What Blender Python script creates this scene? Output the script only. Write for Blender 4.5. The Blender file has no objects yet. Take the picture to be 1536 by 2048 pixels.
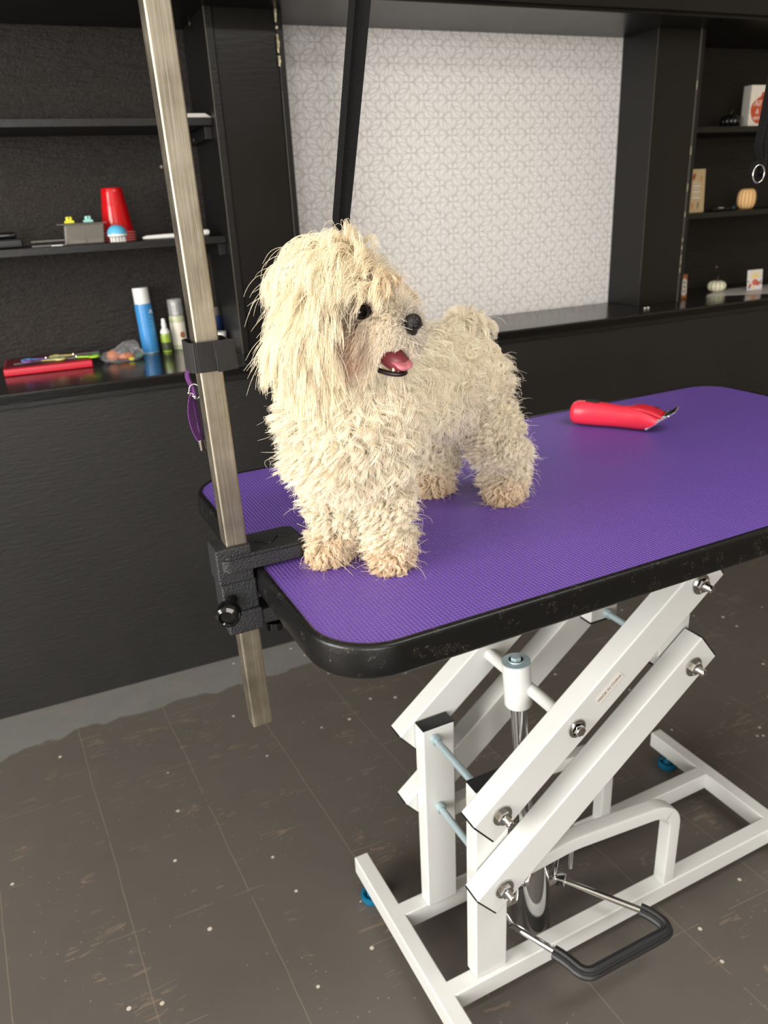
import bpy, bmesh, math, random
import numpy as np
from mathutils import Vector, Matrix, Euler
random.seed(7)
PI = math.pi
sc = bpy.context.scene
COL = sc.collection

# ------------------------------------------------------------------ camera
cd = bpy.data.cameras.new('camera')
cam = bpy.data.objects.new('camera', cd); COL.objects.link(cam)
cd.sensor_fit = 'VERTICAL'; cd.sensor_height = 36.0; cd.lens = 1530.0/2048*36.0
cd.clip_start = 0.02; cd.clip_end = 60
rgt = Vector((0.89594196, -0.44158656, -0.04784674))
upv = Vector((0.20555736, 0.31672742, 0.92597511))
fwd = Vector((0.39374379, 0.83945521, -0.37454075))
CAMP = Vector((-0.21469, -0.57791, 1.30819))
m = Matrix.Identity(4)
for i in range(3):
    m[i][0] = rgt[i]; m[i][1] = upv[i]; m[i][2] = -fwd[i]; m[i][3] = CAMP[i]
cam.matrix_world = m
cd.dof.use_dof = True; cd.dof.focus_distance = 0.86; cd.dof.aperture_fstop = 7.5
sc.camera = cam

# ------------------------------------------------------------------ view, world, lights
sc.view_settings.view_transform = 'Standard'; sc.view_settings.look = 'None'
sc.view_settings.gamma = 1.0; sc.view_settings.use_curve_mapping = False
sc.view_settings.exposure = 0.55
sc.cycles.use_denoising = True
sc.cycles.use_adaptive_sampling = True
sc.cycles.adaptive_threshold = 0.02
sc.cycles.max_bounces = 7; sc.cycles.diffuse_bounces = 3; sc.cycles.glossy_bounces = 3
sc.cycles.transparent_max_bounces = 12; sc.cycles.transmission_bounces = 6
sc.cycles.caustics_reflective = False; sc.cycles.caustics_refractive = False
W = bpy.data.worlds.new('world'); sc.world = W; W.use_nodes = True
W.node_tree.nodes['Background'].inputs[0].default_value = (0.80, 0.88, 1.0, 1)
W.node_tree.nodes['Background'].inputs[1].default_value = 1.0

def area(name, loc, target, sx, sy, power, color):
    l = bpy.data.lights.new(name, 'AREA'); l.shape = 'RECTANGLE'; l.size = sx; l.size_y = sy
    l.energy = power; l.color = color
    o = bpy.data.objects.new(name, l); COL.objects.link(o); o.location = loc
    o.rotation_euler = (Vector(target)-Vector(loc)).to_track_quat('-Z', 'Y').to_euler()
    return o
area('daylight_left_window', (-2.85, -0.35, 1.45), (0.4, -0.35, 0.9), 1.9, 1.7, 116, (1.0, 0.955, 0.89))
area('rear_fill_light', (-1.5, -3.85, 1.5), (0.3, 1.4, 1.0), 2.5, 1.8, 86, (1.0, 0.97, 0.94))  # large soft fill from an unseen rear opening, placed for the light
area('overhead_area_light', (0.9, -0.7, 2.52), (0.9, -0.7, 0), 1.2, 0.3, 14, (1.0, 0.97, 0.93))  # weak overhead area light, no lamp body modelled

# ------------------------------------------------------------------ materials
def s2l(c):
    return tuple(((x/255)/12.92 if x/255 <= .04045 else ((x/255+.055)/1.055)**2.4) for x in c)+(1,)
class NT:
    def __init__(s, name):
        s.m = bpy.data.materials.new(name); s.m.use_nodes = True; s.t = s.m.node_tree
        s.b = s.t.nodes['Principled BSDF']; s.out = s.t.nodes['Material Output']
        s._tc = None
    def n(s, typ, **kw):
        x = s.t.nodes.new(typ)
        for k, v in kw.items():
            if k.startswith('i_'):
                k = k[2:]; k = int(k) if k.isdigit() else k.replace('_', ' ')
                if isinstance(v, bpy.types.NodeSocket): s.t.links.new(v, x.inputs[k])
                else: x.inputs[k].default_value = v
            else: setattr(x, k, v)
        return x
    def L(s, a, b): s.t.links.new(a, b)
    def obj(s):
        if not s._tc: s._tc = s.n('ShaderNodeTexCoord')
        return s._tc.outputs['Object']
    def M(s, op, a, b=None, c=None, clamp=False):
        x = s.n('ShaderNodeMath', operation=op); x.use_clamp = clamp
        for i, v in enumerate((a, b, c)):
            if v is None: continue
            if isinstance(v, bpy.types.NodeSocket): s.t.links.new(v, x.inputs[i])
            else: x.inputs[i].default_value = v
        return x.outputs[0]
    def noise(s, scale, detail=3, rough=.55, vec=None, dist=0):
        x = s.n('ShaderNodeTexNoise'); x.inputs['Scale'].default_value = scale
        x.inputs['Detail'].default_value = detail; x.inputs['Roughness'].default_value = rough
        x.inputs['Distortion'].default_value = dist
        s.L(vec if vec else s.obj(), x.inputs['Vector']); return x.outputs[0]
    def ramp(s, f, stops):
        x = s.n('ShaderNodeValToRGB'); e = x.color_ramp.elements
        while len(e) < len(stops): e.new(.5)
        for i, (p, c) in enumerate(stops): e[i].position = p; e[i].color = c
        s.L(f, x.inputs[0]); return x.outputs[0]
    def mix(s, f, a, b):
        x = s.n('ShaderNodeMix', data_type='RGBA')
        for k, v in ((0, f), (6, a), (7, b)):
            if isinstance(v, bpy.types.NodeSocket): s.L(v, x.inputs[k])
            else: x.inputs[k].default_value = v
        return x.outputs[2]
    def bump(s, h, dist=.001, st=1.0):
        x = s.n('ShaderNodeBump'); x.inputs['Strength'].default_value = st; x.inputs['Distance'].default_value = dist
        s.L(h, x.inputs['Height']); s.L(x.outputs[0], s.b.inputs['Normal'])
    def col(s, c):
        if isinstance(c, bpy.types.NodeSocket): s.L(c, s.b.inputs['Base Color'])
        else: s.b.inputs['Base Color'].default_value = c
    def set(s, rough=None, metal=None, **kw):
        if rough is not None:
            if isinstance(rough, bpy.types.NodeSocket): s.L(rough, s.b.inputs['Roughness'])
            else: s.b.inputs['Roughness'].default_value = rough
        if metal is not None: s.b.inputs['Metallic'].default_value = metal
        for k, v in kw.items(): s.b.inputs[k.replace('_', ' ')].default_value = v

def simple(name, rgb, rough=.5, metal=0, var=.12, vscale=30, bump=0, bscale=200, **kw):
    t = NT(name); c = s2l(rgb)
    d = tuple(x*(1-var) for x in c[:3])+(1,)
    t.col(t.mix(t.noise(vscale), d, tuple(min(1, x*(1+var*.4)) for x in c[:3])+(1,)))
    t.set(rough, metal, **kw)
    if bump: t.bump(t.noise(bscale, 4), bump)
    return t.m

MT = {}
def build_materials():
    # black painted timber
    def black(name, base, rlo, rhi, bstr):
        t = NT(name)
        st = t.n('ShaderNodeMapping'); st.inputs['Scale'].default_value = (1, 1, 6); t.L(t.obj(), st.inputs[0])
        n1 = t.noise(3.0, 5, .6); n2 = t.noise(22, 4, .6, st.outputs[0])
        c = t.mix(n1, s2l(tuple(x*.80 for x in base)), s2l(tuple(x*1.22 for x in base)))
        sp = t.n('ShaderNodeTexVoronoi', i_Scale=7.0); t.L(t.obj(), sp.inputs['Vector'])
        f = t.M('LESS_THAN', sp.outputs['Distance'], .030)
        f = t.M('MULTIPLY', f, t.M('GREATER_THAN', t.noise(2.2, 1), .55))
        t.col(t.mix(f, c, s2l((150, 140, 120))))
        t.set(t.M('ADD', t.M('MULTIPLY', n1, rhi-rlo), rlo), **{'Specular_IOR_Level': .35})
        t.bump(t.M('ADD', n2, t.M('MULTIPLY', t.noise(130, 3), .35)), bstr)
        return t.m
    MT['black'] = black('black_painted_wood', (19, 18, 17), .30, .48, .0008)
    MT['blackface'] = black('black_painted_panel', (30, 29, 28), .42, .62, .0012)
    MT['column'] = black('black_satin_column', (15, 14, 13), .24, .40, .0003)
    MT['ledge'] = black('black_gloss_ledge', (30, 29, 28), .10, .26, .0005)
    MT['plaster'] = black('rough_black_plaster', (33, 29, 26), .45, .65, .006)
    # floor
    t = NT('painted_floor_tile'); o = t.obj()
    sx = t.n('ShaderNodeSeparateXYZ'); t.L(o, sx.inputs[0]); X, Y = sx.outputs[0], sx.outputs[1]
    n1 = t.noise(2.4, 5, .6); n2 = t.noise(14, 5, .65)
    c = t.mix(n1, s2l((80, 75, 69)), s2l((101, 95, 88)))
    c = t.mix(t.M('MULTIPLY', n2, .5), c, s2l((88, 82, 79)))
    wob = t.M('MULTIPLY', t.M('SUBTRACT', t.noise(5, 2), .5), .012)
    u = t.M('ADD', t.M('ADD', X, t.M('MULTIPLY', t.M('SUBTRACT', Y, 1.2), .045)), wob)
    def seam(v, off, per, w):
        fr = t.M('FRACT', t.M('DIVIDE', t.M('SUBTRACT', v, off), per))
        return t.M('LESS_THAN', t.M('MULTIPLY', t.M('MINIMUM', fr, t.M('SUBTRACT', 1.0, fr)), per), w)
    s1 = t.M('MULTIPLY', seam(u, -.028, .2285, .0008), t.M('GREATER_THAN', t.noise(9, 2), .36))
    v = t.M('ADD', Y, t.M('MULTIPLY', X, .05))
    s2 = t.M('MULTIPLY', seam(v, .63, .2285, .0007), t.M('GREATER_THAN', t.noise(6, 2), .56))
    sm = t.M('MAXIMUM', s1, s2)
    c = t.mix(t.M('MULTIPLY', sm, .55), c, s2l((142, 128, 112)))
    # unpainted grey strip beside the wall, wavy edge
    edge = t.M('ADD', 1.365, t.M('MULTIPLY', t.M('SUBTRACT', t.noise(7, 3), .5), .13))
    g = t.M('GREATER_THAN', Y, edge)
    c = t.mix(g, c, t.mix(n2, s2l((104, 103, 101)), s2l((120, 119, 117))))
    # pale paint specks and scuffs
    vo = t.n('ShaderNodeTexVoronoi', i_Scale=16.0); t.L(o, vo.inputs['Vector'])
    sp = t.M('MULTIPLY', t.M('LESS_THAN', vo.outputs['Distance'], t.M('MULTIPLY', t.noise(7, 2), .12)), t.M('GREATER_THAN', t.noise(2.2, 2), .46))
    c = t.mix(sp, c, s2l((200, 190, 176)))
    vo = t.n('ShaderNodeTexVoronoi', i_Scale=60.0); t.L(o, vo.inputs['Vector'])
    sp = t.M('MULTIPLY', t.M('LESS_THAN', vo.outputs['Distance'], .10), t.M('GREATER_THAN', t.noise(4, 3), .52))
    c = t.mix(t.M('MULTIPLY', sp, .6), c, s2l((150, 140, 128)))
    for rot, sc_, th in ((.4, 1.0, .012), (1.5, 1.4, .010), (2.4, .9, .012)):
        mp = t.n('ShaderNodeMapping'); mp.inputs['Rotation'].default_value = (0, 0, rot)
        mp.inputs['Scale'].default_value = (sc_*3, sc_*30, 1); t.L(o, mp.inputs[0])
        a = t.noise(1.6, 2, .5, mp.outputs[0], .6)
        ln = t.M('LESS_THAN', t.M('ABSOLUTE', t.M('SUBTRACT', a, .5)), th)
        ln = t.M('MULTIPLY', ln, t.M('GREATER_THAN', t.noise(5+rot, 3), .60))
        c = t.mix(t.M('MULTIPLY', ln, .35), c, s2l((148, 128, 108)))
    t.col(c); t.set(t.M('ADD', .36, t.M('MULTIPLY', n2, .22)))
    t.bump(t.M('SUBTRACT', t.M('MULTIPLY', n2, .6), sm), .0012)
    MT['floor'] = t.m
    # wallpaper of curved leaf lines
    t = NT('leaf_line_wallpaper'); o = t.obj()
    sx = t.n('ShaderNodeSeparateXYZ'); t.L(o, sx.inputs[0])
    P = .050
    a = t.M('DIVIDE', sx.outputs[0], P); b = t.M('DIVIDE', sx.outputs[2], P)
    fa, fb = t.M('FLOOR', a), t.M('FLOOR', b)
    par = t.M('FLOORED_MODULO', t.M('ADD', fa, fb), 2.0)
    par2 = t.M('FLOORED_MODULO', fb, 2.0)
    x0, y0 = t.M('SUBTRACT', a, fa), t.M('SUBTRACT', b, fb)
    def sel(f, p, q): return t.M('ADD', t.M('MULTIPLY', f, q), t.M('MULTIPLY', t.M('SUBTRACT', 1.0, f), p))
    u = sel(par, x0, y0); v = sel(par, y0, t.M('SUBTRACT', 1.0, x0))
    u2 = sel(par2, u, v); v2 = sel(par2, v, u)
    LW = .024
    lines = []
    def circ(uu, vv, cx, cy, r, mask=None, w=LW):
        dx = t.M('SUBTRACT', uu, cx); dy = t.M('SUBTRACT', vv, cy)
        d = t.M('SQRT', t.M('ADD', t.M('MULTIPLY', dx, dx), t.M('MULTIPLY', dy, dy)))
        l = t.M('LESS_THAN', t.M('ABSOLUTE', t.M('SUBTRACT', d, r)), w)
        if mask: l = t.M('MULTIPLY', l, mask)
        lines.append(l); return d
    d1 = circ(u, v, 1, 0, 1.0)
    ins = t.M('LESS_THAN', d1, 1.0)
    d2 = circ(u, v, 0, 1, 1.0)
    circ(u2, v2, .66, 0, .66, t.M('GREATER_THAN', v2, .0))
    circ(u2, v2, .34, 1.0, .66)
    circ(u2, v2, .0, .67, .34)
    circ(u, v, .80, .20, .20, t.M('MULTIPLY', t.M('GREATER_THAN', u, .8), t.M('LESS_THAN', v, .2)))
    circ(u, v, .20, .80, .20, t.M('MULTIPLY', t.M('LESS_THAN', u, .2), t.M('GREATER_THAN', v, .8)))
    lines.append(t.M('MULTIPLY', t.M('LESS_THAN', t.M('ABSOLUTE', t.M('SUBTRACT', u2, .34)), LW), t.M('GREATER_THAN', t.M('ABSOLUTE', t.M('SUBTRACT', v2, .5)), .18)))
    eu = t.M('MINIMUM', u, t.M('SUBTRACT', 1.0, u)); ev = t.M('MINIMUM', v, t.M('SUBTRACT', 1.0, v))
    # grid lines are left open near the small diamonds
    def far(cx, cy):
        dx = t.M('SUBTRACT', u, cx); dy = t.M('SUBTRACT', v, cy)
        return t.M('GREATER_THAN', t.M('MAXIMUM', t.M('ABSOLUTE', dx), t.M('ABSOLUTE', dy)), .2)
    gm = t.M('MULTIPLY', far(1, 0), far(0, 1))
    lines.append(t.M('MULTIPLY', t.M('LESS_THAN', t.M('MINIMUM', eu, ev), LW*.7), gm))
    f = lines[0]
    for l in lines[1:]: f = t.M('MAXIMUM', f, l)
    base = t.mix(t.noise(3, 2), s2l((236, 230, 226)), s2l((228, 228, 226)))
    t.col(t.mix(t.M('MULTIPLY', f, .55), base, s2l((158, 153, 150))))
    t.set(.55); MT['wallpaper'] = t.m
    MT['beige_wall'] = simple('cream_wall_paint', (214, 200, 176), .7)
    MT['ceiling'] = simple('white_ceiling_paint', (225, 222, 214), .8)
    # purple ribbed mat
    t = NT('purple_textured_mat'); o = t.obj()
    sx = t.n('ShaderNodeSeparateXYZ'); t.L(o, sx.inputs[0])
    k = 2*PI/.0046
    h1 = t.M('SINE', t.M('MULTIPLY', sx.outputs[0], k)); h2 = t.M('SINE', t.M('MULTIPLY', sx.outputs[1], k))
    h = t.M('MULTIPLY', t.M('ADD', h1, 1.0), t.M('ADD', h2, 1.0))
    h = t.M('MULTIPLY', h, .25)
    c = t.mix(t.noise(9, 3), s2l((92, 64, 150)), s2l((100, 72, 160)))
    t.col(t.mix(t.M('MULTIPLY', h, .30), c, s2l((142, 112, 204)))); t.set(.42)
    t.bump(h, .0010, 1.0); MT['mat'] = t.m
    # black aluminium/rubber edge
    t = NT('black_table_edge'); n = t.noise(260, 2)
    vo = t.n('ShaderNodeTexNoise', i_Scale=150.0, i_Detail=1.0, i_Distortion=2.0); t.L(t.obj(), vo.inputs['Vector'])
    f = t.M('MULTIPLY', t.M('LESS_THAN', t.M('ABSOLUTE', t.M('SUBTRACT', vo.outputs[0], .5)), .010), t.M('GREATER_THAN', t.noise(60, 2), .58))
    t.col(t.mix(f, s2l((15, 15, 15)), s2l((84, 80, 72)))); t.set(.33, **{'Specular_IOR_Level': .35}); t.bump(n, .0002); MT['edge'] = t.m
    MT['under'] = simple('dark_tabletop_underside', (40, 36, 33), .7)
    MT['white_paint'] = simple('white_powder_coat', (212, 213, 210), .30, var=.05, vscale=12, bump=.0003, bscale=60)
    MT['black_plastic'] = simple('black_plastic', (24, 24, 25), .42, bump=.0004, bscale=90)
    MT['black_cast'] = simple('black_crinkle_metal', (36, 37, 40), .42, bump=.0016, bscale=420, var=.2)
    MT['black_gloss'] = simple('black_gloss_plastic', (12, 12, 13), .10)
    # stainless square tube, brushed and smudged
    t = NT('scuffed_stainless'); mp = t.n('ShaderNodeMapping'); mp.inputs['Scale'].default_value = (60, 60, 1.5); t.L(t.obj(), mp.inputs[0])
    a = t.noise(6, 4, .6, mp.outputs[0]); b = t.noise(24, 4)
    t.col(t.mix(b, s2l((140, 132, 116)), s2l((172, 164, 148)))); t.set(t.M('ADD', .26, t.M('MULTIPLY', t.M('MULTIPLY', a, b), .7)), 1.0)
    t.bump(a, .0002); MT['steel'] = t.m
    MT['chrome'] = simple('chrome', (215, 215, 215), .07, 1.0, var=.03)
    MT['zinc'] = simple('zinc_plated_steel', (186, 206, 212), .42, .55, var=.15, vscale=120)
    t = NT('ribbed_black_rubber'); t.col(s2l((30, 30, 32))); t.set(.5); MT['rubber'] = t.m
    MT['blue_foot'] = simple('translucent_blue_plastic', (20, 120, 160), .15, Transmission_Weight=.35)
    # black webbing
    def webbing(name, rgb, per, bstr=.0008):
        t = NT(name); sx = t.n('ShaderNodeSeparateXYZ'); t.L(t.obj(), sx.inputs[0])
        h = t.M('SINE', t.M('MULTIPLY', sx.outputs[2], 2*PI/per))
        g = t.M('SINE', t.M('MULTIPLY', t.M('ADD', sx.outputs[0], sx.outputs[1]), 2*PI/per))
        h = t.M('MULTIPLY', h, g); cc = s2l(rgb)
        t.col(t.mix(t.M('MULTIPLY', t.M('ADD', h, 1.0), .5), tuple(x*.6 for x in cc[:3])+(1,), tuple(x*1.5 for x in cc[:3])+(1,)))
        t.set(.75); t.bump(h, bstr); return t.m
    MT['webbing'] = webbing('black_nylon_webbing', (9, 9, 10), .0026, .0004); MT['webbing'].node_tree.nodes['Principled BSDF'].inputs['Specular IOR Level'].default_value = .2
    MT['purple_web'] = webbing('purple_nylon_webbing', (98, 44, 112), .0022)
    t = NT('ribbed_elastic'); sx = t.n('ShaderNodeSeparateXYZ'); t.L(t.obj(), sx.inputs[0])
    h = t.M('SINE', t.M('MULTIPLY', t.M('ADD', sx.outputs[0], sx.outputs[1]), 2*PI/.0013))
    t.col(t.mix(t.M('MULTIPLY', t.M('ADD', h, 1.0), .5), s2l((8, 8, 8)), s2l((34, 32, 31)))); t.set(.8); t.bump(h, .0005); MT['elastic'] = t.m
    # plain plastics
    P = dict(red_plastic=((214, 30, 40), .22), red_cup=((190, 12, 20), .18), cup_rim=((226, 120, 120), .3), red_box=((196, 22, 46), .35), red_box_top=((110, 20, 34), .45),
             coral=((238, 52, 74), .33), coral_top=((214, 40, 60), .30), blue=((62, 140, 204), .3), white=((228, 228, 224), .35), white_soft=((216, 212, 204), .6),
             sky=((92, 176, 214), .35), yellow=((222, 214, 50), .4), mint=((150, 206, 196), .4), green_liquid=((150, 176, 60), .08), lotion=((196, 202, 166), .25),
             navy=((34, 52, 96), .3), grey=((120, 118, 114), .4), label_blue=((54, 104, 180), .3), orange=((204, 112, 54), .5), green=((44, 120, 80), .4), lime=((160, 200, 40), .35),
             pale_yellow=((216, 208, 128), .4), dull_grey=((96, 92, 88), .4), cream_pumpkin=((222, 218, 190), .35), groove=((150, 146, 110), .5), tan_pumpkin=((222, 180, 122), .5), tan_groove=((176, 124, 82), .6),
             paper=((214, 210, 206), .35), brick_red=((190, 78, 48), .5), sign_cream=((232, 224, 208), .5), sign_grey=((160, 158, 150), .6), sign_tan=((196, 172, 132), .55), leaf_red=((150, 52, 28), .5),
             leaf_orange=((200, 120, 70), .5), leaf_green=((60, 66, 36), .5), wood_orange=((150, 88, 48), .5), wood_text=((206, 200, 190), .5), ink=((60, 54, 50), .6), card_yellow=((236, 216, 140), .5),
             card_pink=((206, 106, 88), .5), card_bg=((226, 222, 220), .45), black_matte=((18, 17, 17), .5), dark_stem=((30, 28, 24), .6), teal_dark=((24, 56, 70), .3),
             sticker=((226, 220, 212), .4), brown=((150, 96, 60), .6), tongue=((214, 124, 134), .28), gum=((140, 62, 68), .35), tooth=((236, 228, 208), .3), lip=((34, 26, 26), .3), purple=((120, 80, 150), .4),
             chip=((196, 186, 150), .7), bare_edge=((92, 88, 80), .6), rust=((150, 100, 60), .7))
    for k, (c, r) in P.items():
        MT[k] = simple('plastic_'+k if k in ('red', 'blue') else k, c, r, var=.06)
    def clear(name, rgb, a, r=.08):
        t = NT(name); t.col(s2l(rgb)); t.set(r); t.b.inputs['Alpha'].default_value = a
        t.b.inputs['Specular IOR Level'].default_value = .8; return t.m
    MT['clear'] = clear('clear_plastic', (205, 205, 205), .22)
    MT['smoke'] = clear('smoky_clear_plastic', (150, 144, 134), .42)
    MT['bag'] = clear('thin_plastic_bag', (186, 188, 192), .20, .12)
    # noses and eyes
    t = NT('wet_black_nose'); vo = t.n('ShaderNodeTexVoronoi', i_Scale=900.0); t.L(t.obj(), vo.inputs['Vector'])
    t.col(s2l((26, 22, 22))); t.set(.28); t.bump(vo.outputs['Distance'], .0006); MT['nose'] = t.m
    MT['eye'] = simple('dark_brown_eye', (16, 10, 8), .04)
    MT['dark_skin'] = simple('dark_dog_skin', (44, 34, 32), .5)
    MT['skin'] = simple('cream_dog_skin', (212, 192, 160), .6)
build_materials()

# ------------------------------------------------------------------ mesh helpers
def link(name, me, m=None, parent=None, loc=None, rot=None, smooth=True, ang=46):
    o = bpy.data.objects.new(name, me); COL.objects.link(o)
    if m: me.materials.append(MT[m] if isinstance(m, str) else m)
    if smooth and len(me.polygons):
        me.polygons.foreach_set('use_smooth', [True]*len(me.polygons))
        try: me.set_sharp_from_angle(angle=math.radians(ang))
        except Exception: pass
    if smooth and ang < 60 and 12 < len(me.polygons) < 30000:
        wn = o.modifiers.new('weighted', 'WEIGHTED_NORMAL'); wn.keep_sharp = True; wn.weight = 80
    if parent: o.parent = parent
    if loc is not None: o.location = loc
    if rot is not None: o.rotation_euler = rot
    return o
def obj(name, bm, m, parent=None, loc=None, rot=None, smooth=True, ang=46):
    bmesh.ops.recalc_face_normals(bm, faces=bm.faces)
    me = bpy.data.meshes.new(name); bm.to_mesh(me); bm.free()
    return link(name, me, m, parent, loc, rot, smooth, ang)
def thing(name, label, cat, loc=(0, 0, 0), rot=None, group=None, mat4=None):
    o = bpy.data.objects.new(name, None); COL.objects.link(o); o.location = loc; o.empty_display_size = .02
    if rot is not None: o.rotation_euler = rot
    if mat4 is not None: o.matrix_world = mat4
    return tag(o, label, cat, group)
def tag(o, label, cat, group=None):
    o['label'] = label; o['category'] = cat
    if group: o['group'] = group
    return o
def struct(o): o['kind'] = 'structure'; return o
def merge(dst, src, M=None):
    if M is not None: bmesh.ops.transform(src, matrix=M, verts=src.verts)
    me = bpy.data.meshes.new('t'); src.to_mesh(me); src.free(); dst.from_mesh(me); bpy.data.meshes.remove(me); return dst
def box(bm, lo, hi, bev=0, seg=2, M=None):
    b = bmesh.new(); bmesh.ops.create_cube(b, size=1)
    S = Matrix.Diagonal((hi[0]-lo[0], hi[1]-lo[1], hi[2]-lo[2], 1))
    T = Matrix.Translation(((lo[0]+hi[0])/2, (lo[1]+hi[1])/2, (lo[2]+hi[2])/2))
    bmesh.ops.transform(b, matrix=T @ S, verts=b.verts)
    if bev: bmesh.ops.bevel(b, geom=list(b.edges), offset=bev, segments=seg, affect='EDGES', profile=.5)
    return merge(bm, b, M)
def B(lo, hi, bev=0, seg=2, M=None): return box(bmesh.new(), lo, hi, bev, seg, M)
def lathe(bm, prof, seg=32, M=None, lobes=0, amp=0):
    b = bmesh.new(); rings = []
    for r, z in prof:
        if r < 1e-6: rings.append([b.verts.new((0, 0, z))]); continue
        ring = []
        for i in range(seg):
            a = 2*PI*i/seg; rr = r
            if lobes: rr = r*(1-amp*(1-abs(math.sin(a*lobes/2))**.6))
            ring.append(b.verts.new((rr*math.cos(a), rr*math.sin(a), z)))
        rings.append(ring)
    for p, q in zip(rings, rings[1:]):
        for i in range(seg):
            j = (i+1) % seg
            if len(p) == 1 and len(q) == 1: break
            if len(p) == 1: b.faces.new((p[0], q[j], q[i]))
            elif len(q) == 1: b.faces.new((p[i], p[j], q[0]))
            else: b.faces.new((p[i], p[j], q[j], q[i]))
    return merge(bm, b, M)
def LA(prof, seg=32, M=None, **k): return lathe(bmesh.new(), prof, seg, M, **k)
def rounded_path(pts, r, n=6):
    """round the corners of a polyline"""
    out = [Vector(pts[0])]
    for a, b, c in zip(pts, pts[1:], pts[2:]):
        a, b, c = Vector(a), Vector(b), Vector(c)
        d1 = (a-b).normalized(); d2 = (c-b).normalized()
        for i in range(n+1):
            s = i/n; out.append((b+d1*r)*(1-s)**2+b*2*s*(1-s)+(b+d2*r)*s*s)
    out.append(Vector(pts[-1])); return out
def sweep(bm, pts, section, up=Vector((0, 0, 1)), closed=False, caps=True):
    """sweep a 2D section (list of (side, up) offsets) along pts"""
    pts = [Vector(p) for p in pts]; n = len(pts); rings = []
    for i, p in enumerate(pts):
        if closed: t = pts[(i+1) % n]-pts[i-1]
        else: t = pts[min(i+1, n-1)]-pts[max(i-1, 0)]
        t.normalize(); s = t.cross(up)
        if s.length < 1e-4: s = t.cross(Vector((1, 0, 0)))
        s.normalize(); u = s.cross(t)
        sec = section(i/(n-1)) if callable(section) else section
        rings.append([bm.verts.new(p+s*a+u*b) for a, b in sec])
    k = len(rings[0]); R = list(zip(rings, rings[1:]+([rings[0]] if closed else [])))
    if not closed: R = R[:n-1]
    for A, C in R:
        for i in range(k):
            j = (i+1) % k; bm.faces.new((A[i], A[j], C[j], C[i]))
    if caps and not closed:
        bm.faces.new(rings[0][::-1]); bm.faces.new(rings[-1])
    return bm
def circ_sec(r, n=12): return [(r*math.cos(2*PI*i/n), r*math.sin(2*PI*i/n)) for i in range(n)]
def rect_sec(w, h, c=.002, n=3):
    o = []
    for qx, qy, a0 in ((1, 1, 0), (-1, 1, 90), (-1, -1, 180), (1, -1, 270)):
        for i in range(n):
            a = math.radians(a0+90*i/(n-1)); o.append((qx*(w/2-c)+c*math.cos(a), qy*(h/2-c)+c*math.sin(a)))
    return o
def tube(pts, r, n=12, up=Vector((0, 0, 1)), closed=False): return sweep(bmesh.new(), pts, circ_sec(r, n) if not callable(r) else r, up, closed)
def prism(outline, h, M=None, bev=0):
    b = bmesh.new(); vs = [b.verts.new((x, y, 0)) for x, y in outline]; f = b.faces.new(vs)
    r = bmesh.ops.extrude_face_region(b, geom=[f]); bmesh.ops.translate(b, verts=[v for v in r['geom'] if isinstance(v, bmesh.types.BMVert)], vec=(0, 0, h))
    if bev: bmesh.ops.bevel(b, geom=[e for e in b.edges if not e.is_manifold or e.calc_face_angle(0) > .6], offset=bev, segments=2, affect='EDGES')
    if M is not None: bmesh.ops.transform(b, matrix=M, verts=b.verts)
    return b
def rrect(x0, y0, x1, y1, r, n=8):
    o = []
    for cx, cy, a0 in ((x1-r, y1-r, 0), (x0+r, y1-r, 90), (x0+r, y0+r, 180), (x1-r, y0+r, 270)):
        for i in range(n+1):
            a = math.radians(a0+90*i/n); o.append((cx+r*math.cos(a), cy+r*math.sin(a)))
    return o
def ball(c, r, M=None, seg=20, sc_=(1, 1, 1)):
    b = bmesh.new(); bmesh.ops.create_uvsphere(b, u_segments=seg, v_segments=seg//2+2, radius=1)
    T = Matrix.Translation(c) @ (M or Matrix.Identity(4)) @ Matrix.Diagonal((r*sc_[0], r*sc_[1], r*sc_[2], 1))
    bmesh.ops.transform(b, matrix=T, verts=b.verts); return b
def copy_tree(o, parent=None):
    c = o.copy(); COL.objects.link(c)
    if parent: c.parent = parent
    for ch in list(o.children): copy_tree(ch, c)
    return c
def text(name, body, size, m, parent, loc, rot, ext=.0002, font_shear=0, align='LEFT', sx=1):
    cu = bpy.data.curves.new(name, 'FONT'); cu.body = body; cu.size = size; cu.extrude = ext; cu.shear = font_shear; cu.align_x = align
    t = bpy.data.objects.new(name, cu); COL.objects.link(t); bpy.context.view_layer.update()
    me = bpy.data.meshes.new_from_object(t.evaluated_get(bpy.context.evaluated_depsgraph_get()))
    bpy.data.objects.remove(t); me.materials.clear()
    o = link(name, me, m, parent, loc, rot, smooth=False); o.scale = (sx, 1, 1); return o
RX = lambda a: Matrix.Rotation(a, 4, 'X')
RY = lambda a: Matrix.Rotation(a, 4, 'Y')
RZ = lambda a: Matrix.Rotation(a, 4, 'Z')
TR = lambda *v: Matrix.Translation(v if len(v) == 3 else v[0])

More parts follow.
